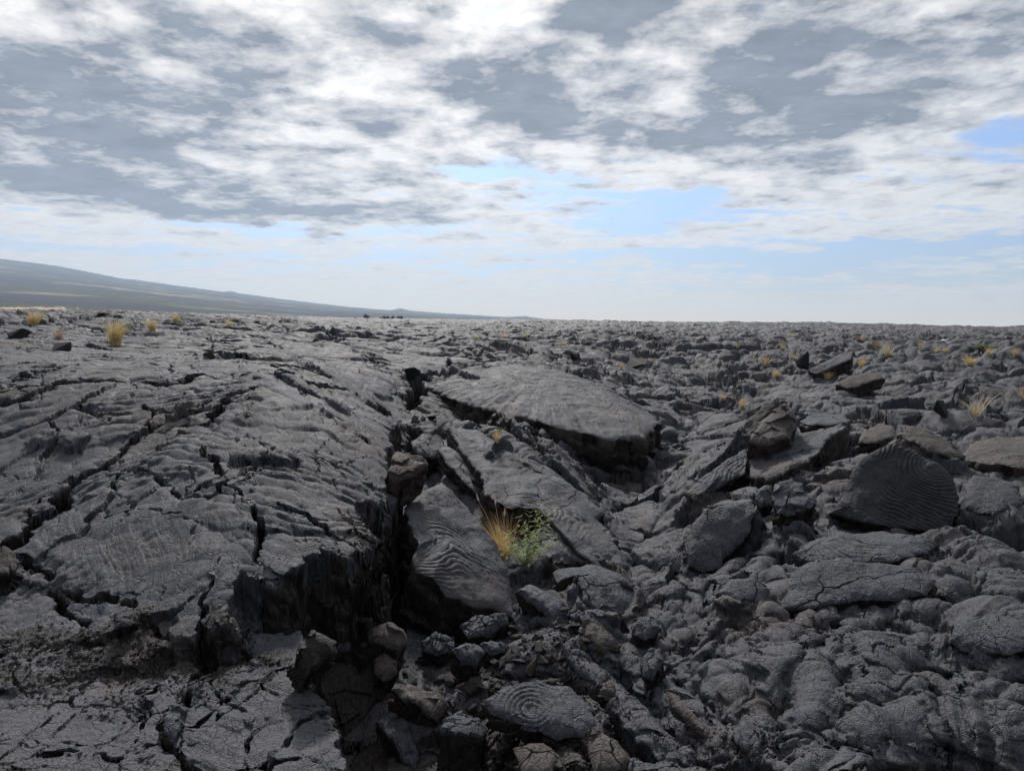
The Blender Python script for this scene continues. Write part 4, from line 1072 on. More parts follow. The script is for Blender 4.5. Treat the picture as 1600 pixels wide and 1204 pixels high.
# ------------------------------------------------------------------ where a photo point meets the ground
def ground_hits(pix):
    """list of (px, py) -> list of (x, y, z, r): first crossing along the ground mesh column of that azimuth"""
    co = GRID['co']; a0 = math.radians(39.5); out = []
    for q in pix:
        d = px_dir(q[0], q[1]); h = math.hypot(d[0], d[1]); te = d[2] / h
        u = (math.atan2(d[0], d[1]) + a0) / (2 * a0) * (NCOL - 1)
        c = co[min(max(int(round(u)), 0), NCOL - 1)]
        r = np.hypot(c[:, 0], c[:, 1]); e = (c[:, 2] - CAM_H) / np.maximum(r, .3) - te
        ok = np.nonzero((e >= 0) & (r > 1.6) & (r < 300))[0]
        k = int(ok[0]) if len(ok) else int(np.argmin(np.abs(r - 298)))
        t = -e[k - 1] / (e[k] - e[k - 1] + 1e-9) if len(ok) else 1
        rr = float(r[k - 1] + (r[k] - r[k - 1]) * min(max(t, 0), 1))
        out.append((d[0] / h * rr, d[1] / h * rr, CAM_H + te * rr, rr))
    return out

def tag(o, label=None, cat=None, group=None, kind=None):
    if label: o['label'] = label
    if cat: o['category'] = cat
    if group: o['group'] = group
    if kind: o['kind'] = kind
    return o

# ------------------------------------------------------------------ loose slabs and blocks
M_SLAB = lava_material('lava_slab_skin', (0.054, 0.056, 0.068, 1), (0.038, 0.042, 0.056, 1))
M_SLAB_WARM = lava_material('lava_slab_brown', (0.060, 0.050, 0.047, 1), (0.042, 0.036, 0.036, 1), fresh=(0.026, 0.018, 0.016))
M_CHUNK = lava_material('lava_chunk', (0.062, 0.056, 0.057, 1), (0.040, 0.037, 0.040, 1), broken_attr=False, rough=.75)
M_CHUNK_RED = lava_material('lava_chunk_brown', (0.075, 0.056, 0.050, 1), (0.050, 0.038, 0.036, 1), broken_attr=False, rough=.8)

def slab(name, label, outline, thick, bulge=.03, rope=None, crack=.3, mat=None, down=.7, bare=False, rough=1.0, cat='lava slab', shrink=1.0, jag=1.0):
    """a block of crust: a jagged outline in space (photo x, y, distance), relief on its upper face, broken rough sides"""
    bulge *= .55
    pts = np.array([PR(*p) for p in outline]); n0 = len(pts)
    pxp = np.array([(p[0], p[1]) for p in outline], float)
    per = np.hypot(*(np.roll(pxp, -1, 0) - pxp).T).sum()
    M = int(np.clip(per * .9, 72, 520)); K = int(np.clip(M / 5.5, 14, 90)); S = int(np.clip(M / 12, 10, 30))
    # resample the outline by length
    nx = np.roll(pts, -1, 0); seg = np.linalg.norm(nx - pts, axis=1); cum = np.concatenate([[0], np.cumsum(seg)])
    tt = np.linspace(0, cum[-1], M, endpoint=False); P2 = np.vstack([pts, pts[:1]])
    o = np.stack([np.interp(tt, cum, P2[:, k]) for k in range(3)], 1)
    for _ in range(1): o = (np.roll(o, 1, 0) + o * 2 + np.roll(o, -1, 0)) / 4
    c = o.mean(0)
    size = cum[-1] / 6.28
    u_, s_, vt = np.linalg.svd(o - c)
    n = vt[2]
    tocam = np.array([0, 0, CAM_H]) - c; tocam /= np.linalg.norm(tocam)
    if n @ (tocam + np.array([0, 0, .6])) < 0: n = -n
    U = vt[0]; V = np.cross(n, U)
    sd = sum(ord(ch) for ch in label) % 97
    # jagged outline
    a = np.arange(M) / M * 2 * np.pi
    rad = o - c
    jg = fbm((np.cos(a) * size * 7 + sd).astype(f32), (np.sin(a) * size * 7).astype(f32), 4, sd % 40) * .045 * size ** .5 * jag * .7
    cell = (RT[0][int(sd), (np.floor(tt / (.11 + .05 * size) + .35 * np.sin(tt * 9))).astype(int) % 256] - .5)
    jg = jg + cell * .045 * size ** .5 * jag
    ol = np.linalg.norm(rad, axis=1, keepdims=True) + 1e-9
    o = o + rad / ol * jg[:, None]
    s = (np.linspace(0, 1, K + 1)[1:]) ** .85
    oc = o - c; on = (oc @ n)[:, None] * n[None]; oi = oc - on
    G = c + oi[None] * s[:, None, None] + on[None] * (s ** 2.6)[:, None, None] + n * (bulge * (1 - s ** 3.5))[:, None, None]
    lu = ((G - c) @ U).astype(f32); lv = ((G - c) @ V).astype(f32)
    edge = (1 - s)[:, None] * ol[:, 0][None]
    h = .012 * rough * fbm(lu * 5 + sd, lv * 5, 4, 7) + .030 * rough * min(size, 1) * fbm(lu * 1.7 + sd, lv * 1.7, 2, 17)
    h = h - .016 * np.exp(-edge / .02)
    if name == 'lava_block':
        _, c7, o7x, o7y = voro(lu + sd, lv, .55 * size + .02, 23)
        h = h + (o7x * (c7 - .5) + o7y * (((c7 * 7) % 1) - .5)) * .42 * size * min(1, .2 / size) 
    if rope:
        rc = np.array(PR(*rope[:3])); wl, am = rope[3], rope[4]
        dist = np.linalg.norm(G - rc, axis=2).astype(f32)
        ph = (dist + (.05 + wl * .6) * perlin(lu * 1.8 + sd, lv * 1.8, 71) + wl * .55 * perlin(lu * 6, lv * 6, 72)) / wl * (1 + .25 * perlin(lu * .9 + sd, lv * .9, 75))
        msk = np.clip(.55 + 1.5 * perlin(lu * 2.1 + sd, lv * 2.1, 73) + .5 * perlin(lu * 7 + sd, lv * 7, 76), 0, 1.15)
        h = h + am * (rope_wave(ph) - .5) * msk * (1 + .4 * perlin(lu * 12, lv * 12, 74))
    if crack:
        e, cc, ox, oy = voro(lu + .06 * fbm(lu * 4, lv * 4, 3, 61) + sd, lv + .06 * fbm(lu * 4, lv * 4, 3, 62), crack, sd % 30)
        km = sstep(-.05, .25, perlin(lu * 1.5 + sd, lv * 1.5, 64) + .1)
        h = h - km * (1 - sstep(0, .006, e)) * .025 + (cc - .5) * .006
    G = G + n * h[..., None]
    ext = -n + np.array([0, 0, -down]); ext /= np.linalg.norm(ext)
    rows = [c + n * (bulge + float(h[0].mean()))]
    verts = [np.array(rows[0])[None], G.reshape(-1, 3)]
    br = [np.array([1.0 if bare else 0.0]), np.full(K * M, 1.0 if bare else 0.0)]
    rim = G[-1]
    cen = rim.mean(0)
    for k in range(1, S + 1):
        f = k / S
        ring = cen + (rim - cen) * (1 + .02 * math.sin(f * 3.1) - (1 - shrink) * f ** 1.6) + ext * thick * f
        q = ring
        nz = fbm((q[:, 0] * 5 + q[:, 2] * 4 + sd).astype(f32), (q[:, 1] * 5 - q[:, 2] * 7).astype(f32), 4, 21)
        nz2 = perlin((q[:, 0] * 2.2 + q[:, 1] * 1.7 + sd).astype(f32), (q[:, 2] * .8 + q[:, 0]).astype(f32), 22)
        w_ = min(1, f * 4)
        _, cc2, cx2, cy2 = voro((tt * 3.1 + sd).astype(f32), np.full(M, f * thick * 3.6 + sd, f32) + nz * .12, .34 + .2 * size, 19)
        facet = (cc2 - .5) * .085 * size ** .5 + cx2 * .03 - cy2 * .025
        ring = ring + rad / ol * ((nz * .016 + facet - .02) * rough * w_)[:, None]
        verts.append(ring); br.append(np.full(M, 1.0 if k > 1 else .8))
    verts.append((cen + ext * thick)[None]); br.append(np.array([1.0]))
    co = np.vstack(verts).astype(f32)
    nr = K + S
    faces = []
    j = np.arange(M); j2 = (j + 1) % M
    tri = np.stack([np.zeros(M, int), 1 + j, 1 + j2], 1)
    quads = np.concatenate([np.stack([1 + i * M + j, 1 + (i + 1) * M + j, 1 + (i + 1) * M + j2, 1 + i * M + j2], 1) for i in range(nr - 1)])
    last = 1 + nr * M
    tri2 = np.stack([np.full(M, last), 1 + (nr - 1) * M + j2, 1 + (nr - 1) * M + j], 1)
    org = c - n * 0
    name = name.replace('slab', 'plate')
    me = bpy.data.meshes.new(name)
    me.from_pydata((co - org).tolist(), [], tri.tolist() + quads.tolist() + tri2.tolist())
    at = me.attributes.new('broken', 'FLOAT', 'POINT'); at.data.foreach_set('value', np.concatenate(br).astype(f32))
    bm = bmesh.new(); bm.from_mesh(me)
    bmesh.ops.recalc_face_normals(bm, faces=bm.faces[:])
    r0_, r1_ = 1 + (K - 1) * M, 1 + K * M
    for f_ in bm.faces: f_.smooth = True
    for e_ in bm.edges:
        if r0_ <= e_.verts[0].index < r1_ and r0_ <= e_.verts[1].index < r1_: e_.smooth = False
    bm.to_mesh(me); bm.free()
    me.materials.append(mat or M_SLAB)
    ob = bpy.data.objects.new(name, me); ob.location = org; COL.objects.link(ob)
    tag(ob, label, cat)
    return ob

M_SLAB_DARK = lava_material('lava_slab_dark', (0.030, 0.031, 0.036, 1), (0.022, 0.024, 0.030, 1), fresh=(0.013, 0.011, 0.011), rough=.7)
for s_ in SLABS:
    s_ = dict(s_); s_.pop('seat', None); s_.pop('base', None); mt = s_.pop('mat', None)
    s_['mat'] = {'warm': M_SLAB_WARM, 'dark': M_SLAB_DARK, None: M_SLAB}[mt]
    s_['cat'] = s_['name'].replace('_', ' ').replace('slab', 'plate')
    slab(**s_)

# ------------------------------------------------------------------ rubble: single chunks, then gravel
random.seed(5)
def chunk_mesh(k):
    rnd = random.Random(100 + k)
    bm = bmesh.new()
    ax = (1.0, rnd.uniform(.6, .95), rnd.uniform(.3, .75))
    for _ in range(rnd.choice((7, 8, 10, 12))):
        v = Vector((rnd.gauss(0, 1), rnd.gauss(0, 1), rnd.gauss(0, 1))).normalized() * rnd.uniform(.85, 1.0)
        bm.verts.new((v.x * ax[0], v.y * ax[1], v.z * ax[2]))
    r = bmesh.ops.convex_hull(bm, input=bm.verts[:])
    bmesh.ops.delete(bm, geom=[g for g in r['geom_interior'] if isinstance(g, bmesh.types.BMVert)], context='VERTS')
    bmesh.ops.dissolve_limit(bm, angle_limit=.25, verts=bm.verts[:], edges=bm.edges[:])
    bmesh.ops.bevel(bm, geom=bm.edges[:], offset=.03, segments=1, affect='EDGES', profile=.6)
    bmesh.ops.triangulate(bm, faces=bm.faces[:])
    bmesh.ops.subdivide_edges(bm, edges=bm.edges[:], cuts=2, use_grid_fill=True)
    co = np.array([v.co[:] for v in bm.verts], f32)
    nz = fbm(co[:, 0] * 3 + k, co[:, 1] * 3 + co[:, 2] * 2, 3, k) * .035
    for v, d in zip(bm.verts, nz): v.co *= 1 + float(d)
    me = bpy.data.meshes.new('lava_chunk'); bm.to_mesh(me); bm.free()
    me.materials.append(M_CHUNK_RED if k % 4 == 3 else M_CHUNK)
    return me
CHUNKS = [chunk_mesh(k) for k in range(12)]
AREAS = [  # centre, half sizes in photo px, how many, size range (m), label, group
    (770, 1030, 120, 50, 140, (.016, .095), 'chunk in the rubble below the ropy slab', 'chunks of the central rubble pile'),
    (880, 1005, 62, 66, 54, (.014, .08), 'chunk in rubble by the splinter plate', 'chunks beside the splinter plate'),
    (665, 1055, 85, 48, 44, (.018, .085), 'chunk between the big trench blocks', 'chunks between the trench blocks'),
    (150, 1020, 150, 30, 62, (.010, .034), 'stone in the left pebbly patch', 'stones of the left pebbly patch'),
    (735, 1185, 60, 30, 18, (.015, .04), 'chunk beside the cube-like block', 'chunks beside the cube-like block'),
    (1130, 1170, 90, 35, 16, (.015, .045), 'chunk left of the long toe', 'chunks left of the long toe'),
    (660, 690, 40, 40, 18, (.05, .13), 'chunk at the fissure head', 'chunks at the fissure head'),
    (1010, 1000, 30, 40, 10, (.02, .05), 'chunk beside the twin toes', 'chunks beside the twin toes'),
]
pix = []; meta = []
for (cx, cy, rx, ry, n, sz, lab, grp) in AREAS:
    for _ in range(n):
        a = random.uniform(0, 6.283); q = math.sqrt(random.random())
        dx_, dy_ = q * math.cos(a), q * math.sin(a)
        spot = ('near its upper' if dy_ < -.3 else 'near its lower' if dy_ > .3 else 'midway toward its') + (' left end' if dx_ < -.35 else ' right end' if dx_ > .35 else ' centre')
        pix.append((cx + rx * dx_, cy + ry * dy_)); meta.append((sz, (lab, spot), grp))
hits = ground_hits(pix)
for (x, y, z, r), (sz, lab, grp) in zip(hits, meta):
    s = sz[0] + (sz[1] - sz[0]) * random.random() ** 1.6
    ci = random.randrange(len(CHUNKS)); q = (s - sz[0]) / (sz[1] - sz[0])
    o = bpy.data.objects.new('lava_chunk', CHUNKS[ci])
    zs = [v.co.z for v in CHUNKS[ci].vertices]; flat = max(zs) - min(zs)
    lab = '%s %s %s %s, %s' % ('tiny' if q < .12 else 'small' if q < .35 else 'medium' if q < .7 else 'large', 'brown' if ci % 4 == 3 else 'grey', 'flat' if flat < 1.0 else 'blocky' if flat < 1.25 else 'upright', lab[0], lab[1])
    o.location = (x, y, z + s * .25); o.scale = (s, s, s)
    o.rotation_euler = (random.uniform(-.5, .5), random.uniform(-.5, .5), random.uniform(0, 6.28))
    COL.objects.link(o); tag(o, lab, 'lava chunk', grp)

BOULDERS = [  # px, base py, width px, height px, mesh, dark, label
    (36, 527, 40, 12, 4, 1, 'black hump-shaped rock on the far left of the plateau'),
    (92, 545, 42, 13, 0, 1, 'black rock with dead grass growing behind it'),
    (326, 558, 22, 12, 3, 0, 'stub-shaped rock ending a low ridge on the left plateau'),
    (1474, 648, 34, 26, 5, 1, 'black broken rock left of the tall straw-coloured tuft'),
    (1258, 572, 26, 22, 9, 1, 'sharp black rock tilted left among the far grass tufts'),
    (640, 585, 40, 18, 6, 1, 'black block in the wide pit beyond the fissure head'),
    (895, 560, 40, 14, 2, 1, 'black boulder at the left end of the far dark hollow'),
    (1000, 570, 50, 16, 10, 0, 'wide grey boulder in the far dark hollow'),
    (1185, 595, 30, 16, 0, 0, 'grey boulder below the pale feathery tuft'),
]
M_DARK = lava_material('dark_rock', (0.018, 0.017, 0.019, 1), (0.013, 0.013, 0.015, 1), broken_attr=False, rough=.85)
for (px, py, wd, ht, ci, dk, lab), (x, y, z, r) in zip(BOULDERS, ground_hits([(b_[0], b_[1]) for b_ in BOULDERS])):
    me = CHUNKS[ci]
    if dk:
        me = me.copy(); me.materials.clear(); me.materials.append(M_DARK)
    o = bpy.data.objects.new('boulder', me); k = r / F_PX
    dim = max(.4, max(v.co.z for v in me.vertices))
    o.location = (x, y, z + ht * k * .15); o.scale = (wd * k * .55, wd * k * .5, ht * k / dim * .85); o.rotation_euler = (0, 0, ci * .7)
    COL.objects.link(o); tag(o, lab, 'boulder')

def gravel(name, label, areas, n, size, mat, seed):
    rnd = np.random.RandomState(seed); px = []
    for k in range(n):
        cx, cy, rx, ry = areas[rnd.randint(len(areas))]
        a = rnd.rand() * 6.283; q = math.sqrt(rnd.rand())
        px.append((cx + rx * q * math.cos(a), cy + ry * q * math.sin(a)))
    h = np.array(ground_hits(px))[:, :3]
    base = np.array([(1, 0, -.4), (-.5, .9, -.3), (-.5, -.8, -.5), (.2, .3, .7), (-.3, -.1, .6)], f32)
    tri = np.array([(0, 1, 3), (1, 4, 3), (1, 2, 4), (2, 0, 3), (2, 3, 4), (0, 2, 1)])
    vs = []; fs = []
    for k in range(n):
        s = size[0] + (size[1] - size[0]) * rnd.rand() ** 2
        q = Euler(rnd.rand(3) * 6.28).to_matrix()
        v = (base * (1 + rnd.rand(5, 3) * .6)) @ np.array(q) * s + h[k] + (0, 0, s * .3)
        vs.append(v); fs.append(tri + 5 * k)
    me = bpy.data.meshes.new(name); me.from_pydata(np.vstack(vs).tolist(), [], np.vstack(fs).tolist()); me.materials.append(mat)
    o = bpy.data.objects.new(name, me); COL.objects.link(o); tag(o, label, 'gravel', kind='stuff')
def plain(name, c, rough=.8, transl=None):
    m = bpy.data.materials.new(name); m.use_nodes = True; w = NT(m.node_tree); b = w.n['Principled BSDF']
    tc = w.new('ShaderNodeTexCoord')
    nz = w.noise(tc.outputs['Object'], 9.0, 3, .6)
    w.put(b.inputs['Base Color'], w.mix(w.ramp(nz, .3, .7), tuple(k * .7 for k in c) + (1,), tuple(min(1, k * 1.25) for k in c) + (1,)))
    b.inputs['Roughness'].default_value = rough
    b.inputs['Specular IOR Level'].default_value = .25
    if transl:
        t = w.new('ShaderNodeBsdfTranslucent'); t.inputs[0].default_value = transl + (1,)
        mx = w.new('ShaderNodeAddShader'); w.l.new(b.outputs[0], mx.inputs[0]); w.l.new(t.outputs[0], mx.inputs[1])
        w.l.new(mx.outputs[0], w.n['Material Output'].inputs[0])
    return m
M_WHITE = plain('pale_grit', (.42, .41, .38))
gravel('gravel', 'loose black lava gravel in the rubble and pebbly patches', [(770, 1030, 140, 60), (150, 1015, 170, 45), (880, 1010, 70, 70), (200, 1070, 160, 60), (930, 1120, 40, 70), (1130, 1170, 120, 35)], 2600, (.003, .014), M_CHUNK, 3)
gravel('pale_gravel', 'pale grains scattered among the dark lava gravel', [(90, 1042, 60, 12), (925, 1130, 12, 50), (915, 1100, 14, 20), (60, 1175, 90, 15), (770, 1160, 30, 20), (1530, 1150, 60, 10), (880, 1195, 30, 8)], 130, (.0016, .0042), M_WHITE, 4)

# ------------------------------------------------------------------ fountain grass
M_STRAW = plain('straw', (.50, .42, .24), .6, (.15, .12, .055))
M_STRAW_PALE = plain('pale_straw', (.46, .40, .26), .6, (.12, .10, .05))
M_RUST = plain('rusty_straw', (.40, .29, .20), .6, (.10, .06, .04))
M_PLUME = plain('pink_plume', (.55, .43, .40), .8, (.15, .10, .09))
M_GREYGREEN = plain('grey_green_leaf', (.10, .12, .055), .7, (.02, .03, .01))

def blades(n, seed, width, spread=.55, wind=(-.12, 0), droop=.5, hmin=.45):
    rnd = np.random.RandomState(seed); vs = []; fs = []; S = 5; b = 0
    for k in range(n):
        a = rnd.rand() * 6.283; lean = spread * rnd.rand() ** .7; h = hmin + (1 - hmin) * rnd.rand()
        bx, by = rnd.randn(2) * .07
        dx, dy = math.cos(a), math.sin(a)
        wa = a + 1.57 + rnd.randn() * .5; wx, wy = math.cos(wa) * width, math.sin(wa) * width
        wj = (rnd.rand(2) - .5) * .1
        for i in range(S + 1):
            t = i / S
            out_ = lean * (t + droop * t ** 3) * h
            x = bx + dx * out_ + (wind[0] + wj[0]) * t * t; y = by + dy * out_ + (wind[1] + wj[1]) * t * t
            z = h * (t - droop * .45 * lean * t ** 3) - .06
            ww = (1 - t * .85)
            vs.append((x - wx * ww, y - wy * ww, z)); vs.append((x + wx * ww, y + wy * ww, z))
        for i in range(S):
            fs.append((b + 2 * i, b + 2 * i + 1, b + 2 * i + 3, b + 2 * i + 2))
        b += 2 * (S + 1)
    return vs, fs
def blade_mesh(n, seed, width, mat, **k):
    v, f = blades(n, seed, width, **k)
    me = bpy.data.meshes.new('leaf_blades'); me.from_pydata(v, [], f); me.materials.append(mat)
    return me
TUFT_KIND = {
    'gold': [blade_mesh(260, 1, .010, M_STRAW, spread=.5, wind=(.10, 0), hmin=.6), blade_mesh(240, 2, .010, M_STRAW, spread=.55, wind=(-.10, 0), hmin=.6)],
    'sparse': [blade_mesh(70, 3, .008, M_STRAW_PALE, spread=.8), blade_mesh(60, 4, .009, M_STRAW_PALE, spread=.9)],
    'straw': [blade_mesh(130, 5, .013, M_STRAW, spread=.7), blade_mesh(120, 6, .013, M_STRAW, spread=.8, wind=(.1, 0))],
    'rust': [blade_mesh(130, 7, .013, M_RUST, spread=.8), blade_mesh(70, 8, .010, M_RUST, spread=.8)],
    'pale': [blade_mesh(110, 9, .013, M_STRAW_PALE, spread=.75), blade_mesh(90, 10, .012, M_STRAW_PALE, spread=.9)],
    'green': [blade_mesh(200, 11, .022, M_GREYGREEN, spread=1.5, hmin=.3, droop=.8)],
}
TUFTS = [  # px, base py, height px, kind, width factor, label
    (52, 509, 21, 'gold', 1.3, 'wide golden grass tuft at the far left edge of the lava'),
    (180, 538, 37, 'gold', 1.05, 'largest golden grass tuft on the left plateau, bending to the right'),
    (238, 517, 20, 'gold', 1.1, 'golden grass tuft between the largest tuft and the smaller one near the slope'),
    (274, 504, 13, 'gold', 1.2, 'small golden tuft at the rim, right of the medium golden one'),
    (357, 511, 14, 'straw', 1.0, 'little straw tuft just left of the two dark green bushes'),
    (92, 529, 18, 'rust', 1.1, 'pinkish dead grass tuft behind the black rock on the left'),
    (776, 690, 25, 'straw', .7, 'thin straw tuft growing in a fold above the long ridge slab'),
    (742, 529, 8, 'straw', 2.0, 'leftmost of the low yellow tufts far out in the centre'),
    (788, 528, 8, 'straw', 1.6, 'second low yellow tuft far out in the centre'),
    (822, 527, 9, 'straw', 1.0, 'rightmost and paler of the three far centre tufts'),
    (880, 540, 9, 'pale', 2.0, 'pale wide tuft alone on the far lava, right of centre'),
    (971, 577, 14, 'straw', .8, 'small tuft beside the far dark hollow in the centre'),
    (1003, 566, 10, 'pale', .8, 'pale tuft on the rim of the far dark hollow'),
    (1130, 624, 11, 'straw', 1.3, 'left of the two yellow tufts at the upper end of the valley'),
    (1159, 637, 17, 'straw', .9, 'right and taller of the two yellow tufts in the upper valley'),
    (1197, 571, 20, 'pale', .9, 'pale feathery tuft above a yellowish one on the right slope'),
    (1212, 589, 16, 'straw', 1.0, 'yellow tuft right below the pale feathery one'),
    (1152, 544, 10, 'pale', 1.0, 'faint pale tuft far away above the valley head'),
    (1224, 547, 11, 'pale', 1.2, 'grey-yellow tuft beyond the black fin'),
    (1241, 562, 12, 'pale', .8, 'pale tuft touching the left side of the black fin'),
    (1272, 528, 7, 'rust', 1.0, 'tiny reddish tuft near the skyline on the right'),
    (1240, 526, 6, 'straw', 1.0, 'tiny yellow tuft near the skyline on the right'),
    (1292, 592, 13, 'straw', 1.3, 'low spreading tuft below the dark ramp-like slab'),
    (1345, 573, 18, 'straw', .8, 'upright yellow tuft right of the dark ramp-like slab'),
    (1370, 541, 11, 'rust', 1.3, 'orange-brown tuft, the reddest among the far right tufts'),
    (1386, 558, 26, 'pale', .8, 'tall pale tuft just below the orange-brown one'),
    (1345, 532, 8, 'rust', 1.0, 'small brownish tuft left of the orange-brown one'),
    (1438, 548, 20, 'pale', .4, 'narrow upright tuft left of a small white stone'),
    (1462, 551, 8, 'straw', 1.2, 'left of two low yellow tufts under the white stone'),
    (1477, 551, 9, 'straw', 1.1, 'right of two low yellow tufts under the white stone'),
    (1516, 570, 15, 'straw', 1.5, 'wide yellow tuft on a rise near the right edge'),
    (1544, 555, 14, 'straw', .9, 'upright golden tuft near the right edge, between two others'),
    (1586, 557, 15, 'pale', .9, 'last upright tuft before the right edge'),
    (1525, 650, 40, 'sparse', .9, 'tall thin straw tuft standing clear among the lava on the right'),
    (1597, 622, 22, 'sparse', 1.0, 'grey wispy tuft cut by the right edge'),
    (160, 491, 6, 'green', 3.0, 'dark green bush on the left skyline of the lava'),
    (368, 502, 8, 'green', 1.8, 'left of the two dark green bushes at the rim of the plateau'),
    (402, 504, 7, 'green', 1.6, 'right of the two dark green bushes at the rim of the plateau'),
    (1540, 545, 10, 'green', 2.5, 'grey-green bush behind the golden tuft near the right edge'),
]
rt = random.Random(3)
for (px, py, hp, kind, wf, lab), (x, y, z, r) in zip(TUFTS, ground_hits([(t[0], t[1]) for t in TUFTS])):
    me = TUFT_KIND[kind][rt.randrange(len(TUFT_KIND[kind]))]
    dist = math.hypot(r, z - CAM_H); s = hp / F_PX * dist * 1.08
    bush = kind == 'green'
    o = bpy.data.objects.new('bush' if bush else 'grass_tuft', me)
    o.location = (x, y, z); o.scale = (s * wf, s * wf, s); o.rotation_euler = (0, 0, rt.uniform(-.4, .4))
    COL.objects.link(o)
    tag(o, lab, 'bush' if bush else 'grass tuft', 'bushes on the lava skyline' if bush else 'grass tufts on the lava')

# the near tuft with its four plumes
(gx, gy, gz, gr), (sx, sy, sz, sr) = ground_hits([(786, 872), (822, 884)])
print('near plants at', gr, sr)
near = bpy.data.objects.new('grass_tuft', None); near.location = (gx, gy, gz); near.empty_display_size = .1; COL.objects.link(near)
tag(near, 'amber grass tuft with pink plumes between the tilted ropy slab and the green shrub', 'grass tuft', 'grass tufts on the lava')
v, f = blades(300, 21, .0045, spread=.62, wind=(-.22, 0), droop=.35, hmin=.45)
me = bpy.data.meshes.new('leaf_blades'); me.from_pydata(v, [], f)
me.materials.append(plain('amber_straw', (.52, .39, .19), .6, (.16, .11, .05)))
o = bpy.data.objects.new('leaf_blades', me); o.scale = (.07 * gr, .07 * gr, .075 * gr); COL.objects.link(o); o.parent = near
for k, (px, py, ang) in enumerate(((748, 783, -.08), (774, 788, .1), (788, 806, .08), (730, 797, -.75))):
    tx, ty, tz = PR(px, py, gr - .05)
    t = Vector((tx - gx, ty - gy, tz - gz))
    bm = bmesh.new()
    # thin stalk from the base and a tapering bottle-brush head
    n, pts = 10, []
    for i in range(n + 1):
        q = i / n
        pts.append((Vector((0, 0, 0)).lerp(t, q) + Vector((0, 0, .05 * math.sin(q * 3.14)))))
    prof = [(p, .0018) for p in pts]
    d = (pts[-1] - pts[-3]).normalized(); L = .085
    d = (d + Vector((math.sin(ang), 0, math.cos(ang)))).normalized()
    for i in range(1, 9):
        q = i / 8
        prof.append((pts[-1] + d * L * q, .009 * math.sin(min(1, q * 1.15 + .12) * 3.0) ** .8 + .0015))
    rings = []
    for p, rad in prof:
        rings.append([bm.verts.new((p.x + rad * math.cos(a), p.y + rad * math.sin(a), p.z)) for a in [j * 6.283 / 8 for j in range(8)]])
    for i in range(len(rings) - 1):
        for j in range(8):
            bm.faces.new((rings[i][j], rings[i][(j + 1) % 8], rings[i + 1][(j + 1) % 8], rings[i + 1][j]))
    rb = random.Random(k)
    for i in range(260):
        q = rb.random(); p = pts[-1] + d * L * q; a = rb.uniform(0, 6.283); ln = .016 * (1 - .5 * q)
        s1 = p + Vector((math.cos(a), math.sin(a), 0)) * ln + d * .012
        w_ = Vector((-math.sin(a), math.cos(a), 0)) * .0006
        bm.faces.new([bm.verts.new(c) for c in (p - w_, p + w_, s1)])
    me = bpy.data.meshes.new('seed_head'); bm.to_mesh(me); bm.free(); me.materials.append(M_PLUME)
    o = bpy.data.objects.new('seed_head', me); COL.objects.link(o); o.parent = near

# the light green thornbush seedling
shrub = bpy.data.objects.new('shrub', None); shrub.location = (sx, sy, sz); shrub.empty_display_size = .1; COL.objects.link(shrub)
tag(shrub, 'small feathery bright green shrub growing beside the tilted ropy slab', 'shrub')
rb = random.Random(12)
tips = [(850, 772), (836, 790), (868, 792), (815, 806), (846, 806), (800, 830), (790, 838), (858, 820), (826, 822), (835, 840), (806, 850), (850, 846), (795, 858), (860, 812), (872, 850), (818, 838), (788, 850), (840, 862), (812, 866), (828, 800), (842, 828), (866, 838), (775, 845), (768, 858), (782, 828), (776, 868), (812, 822), (848, 794), (858, 782), (824, 848), (836, 866), (796, 846)]
sbm = bmesh.new(); lbm = bmesh.new()
for (px, py) in tips:
    t = Vector(PR(px, py, sr + rb.uniform(-.16, .2))) - Vector((sx, sy, sz))
    bend = Vector((rb.uniform(-.05, .05), rb.uniform(-.05, .05), rb.uniform(0, .05)))
    n = 12; pts = [t * (i / n) + bend * math.sin(i / n * 3.14) for i in range(n + 1)]
    prev = None
    for i, p in enumerate(pts):
        rad = .0035 * (1 - .7 * i / n)
        ring = [sbm.verts.new((p.x + rad * math.cos(a), p.y + rad * math.sin(a), p.z)) for a in (0, 2.1, 4.2)]
        if prev:
            for j in range(3): sbm.faces.new((prev[j], prev[(j + 1) % 3], ring[(j + 1) % 3], ring[j]))
        prev = ring
    for i in range(3, n + 1):
        for rep in range(2):
            a = rb.uniform(0, 6.283); e = rb.uniform(-.4, .6); L = rb.uniform(.035, .07)
            ax = Vector((math.cos(a) * math.cos(e), math.sin(a) * math.cos(e), math.sin(e)))
            sdv = ax.cross(Vector((rb.uniform(-.3, .3), rb.uniform(-.3, .3), 1))).normalized()
            upv = sdv.cross(ax)
            st = pts[i]
            for q in range(1, 9):
                c0 = st + ax * L * q / 8
                for sg in (-1, 1):
                    ln = .010 * (1 - .04 * q); wd = .0022
                    tip = c0 + sdv * sg * ln + ax * .003 + upv * rb.uniform(-.002, .002)
                    mid = (c0 + tip) / 2
                    lbm.faces.new([lbm.verts.new(c) for c in (c0, mid + ax * wd, tip, mid - ax * wd)])
for nm, b_, mt in (('branches', sbm, plain('green_twig', (.20, .22, .08))), ('foliage', lbm, plain('green_leaflet', (.28, .33, .12), .6, (.08, .10, .025)))):
    me = bpy.data.meshes.new(nm); b_.to_mesh(me); b_.free(); me.materials.append(mt)
    o = bpy.data.objects.new(nm, me); COL.objects.link(o); o.parent = shrub

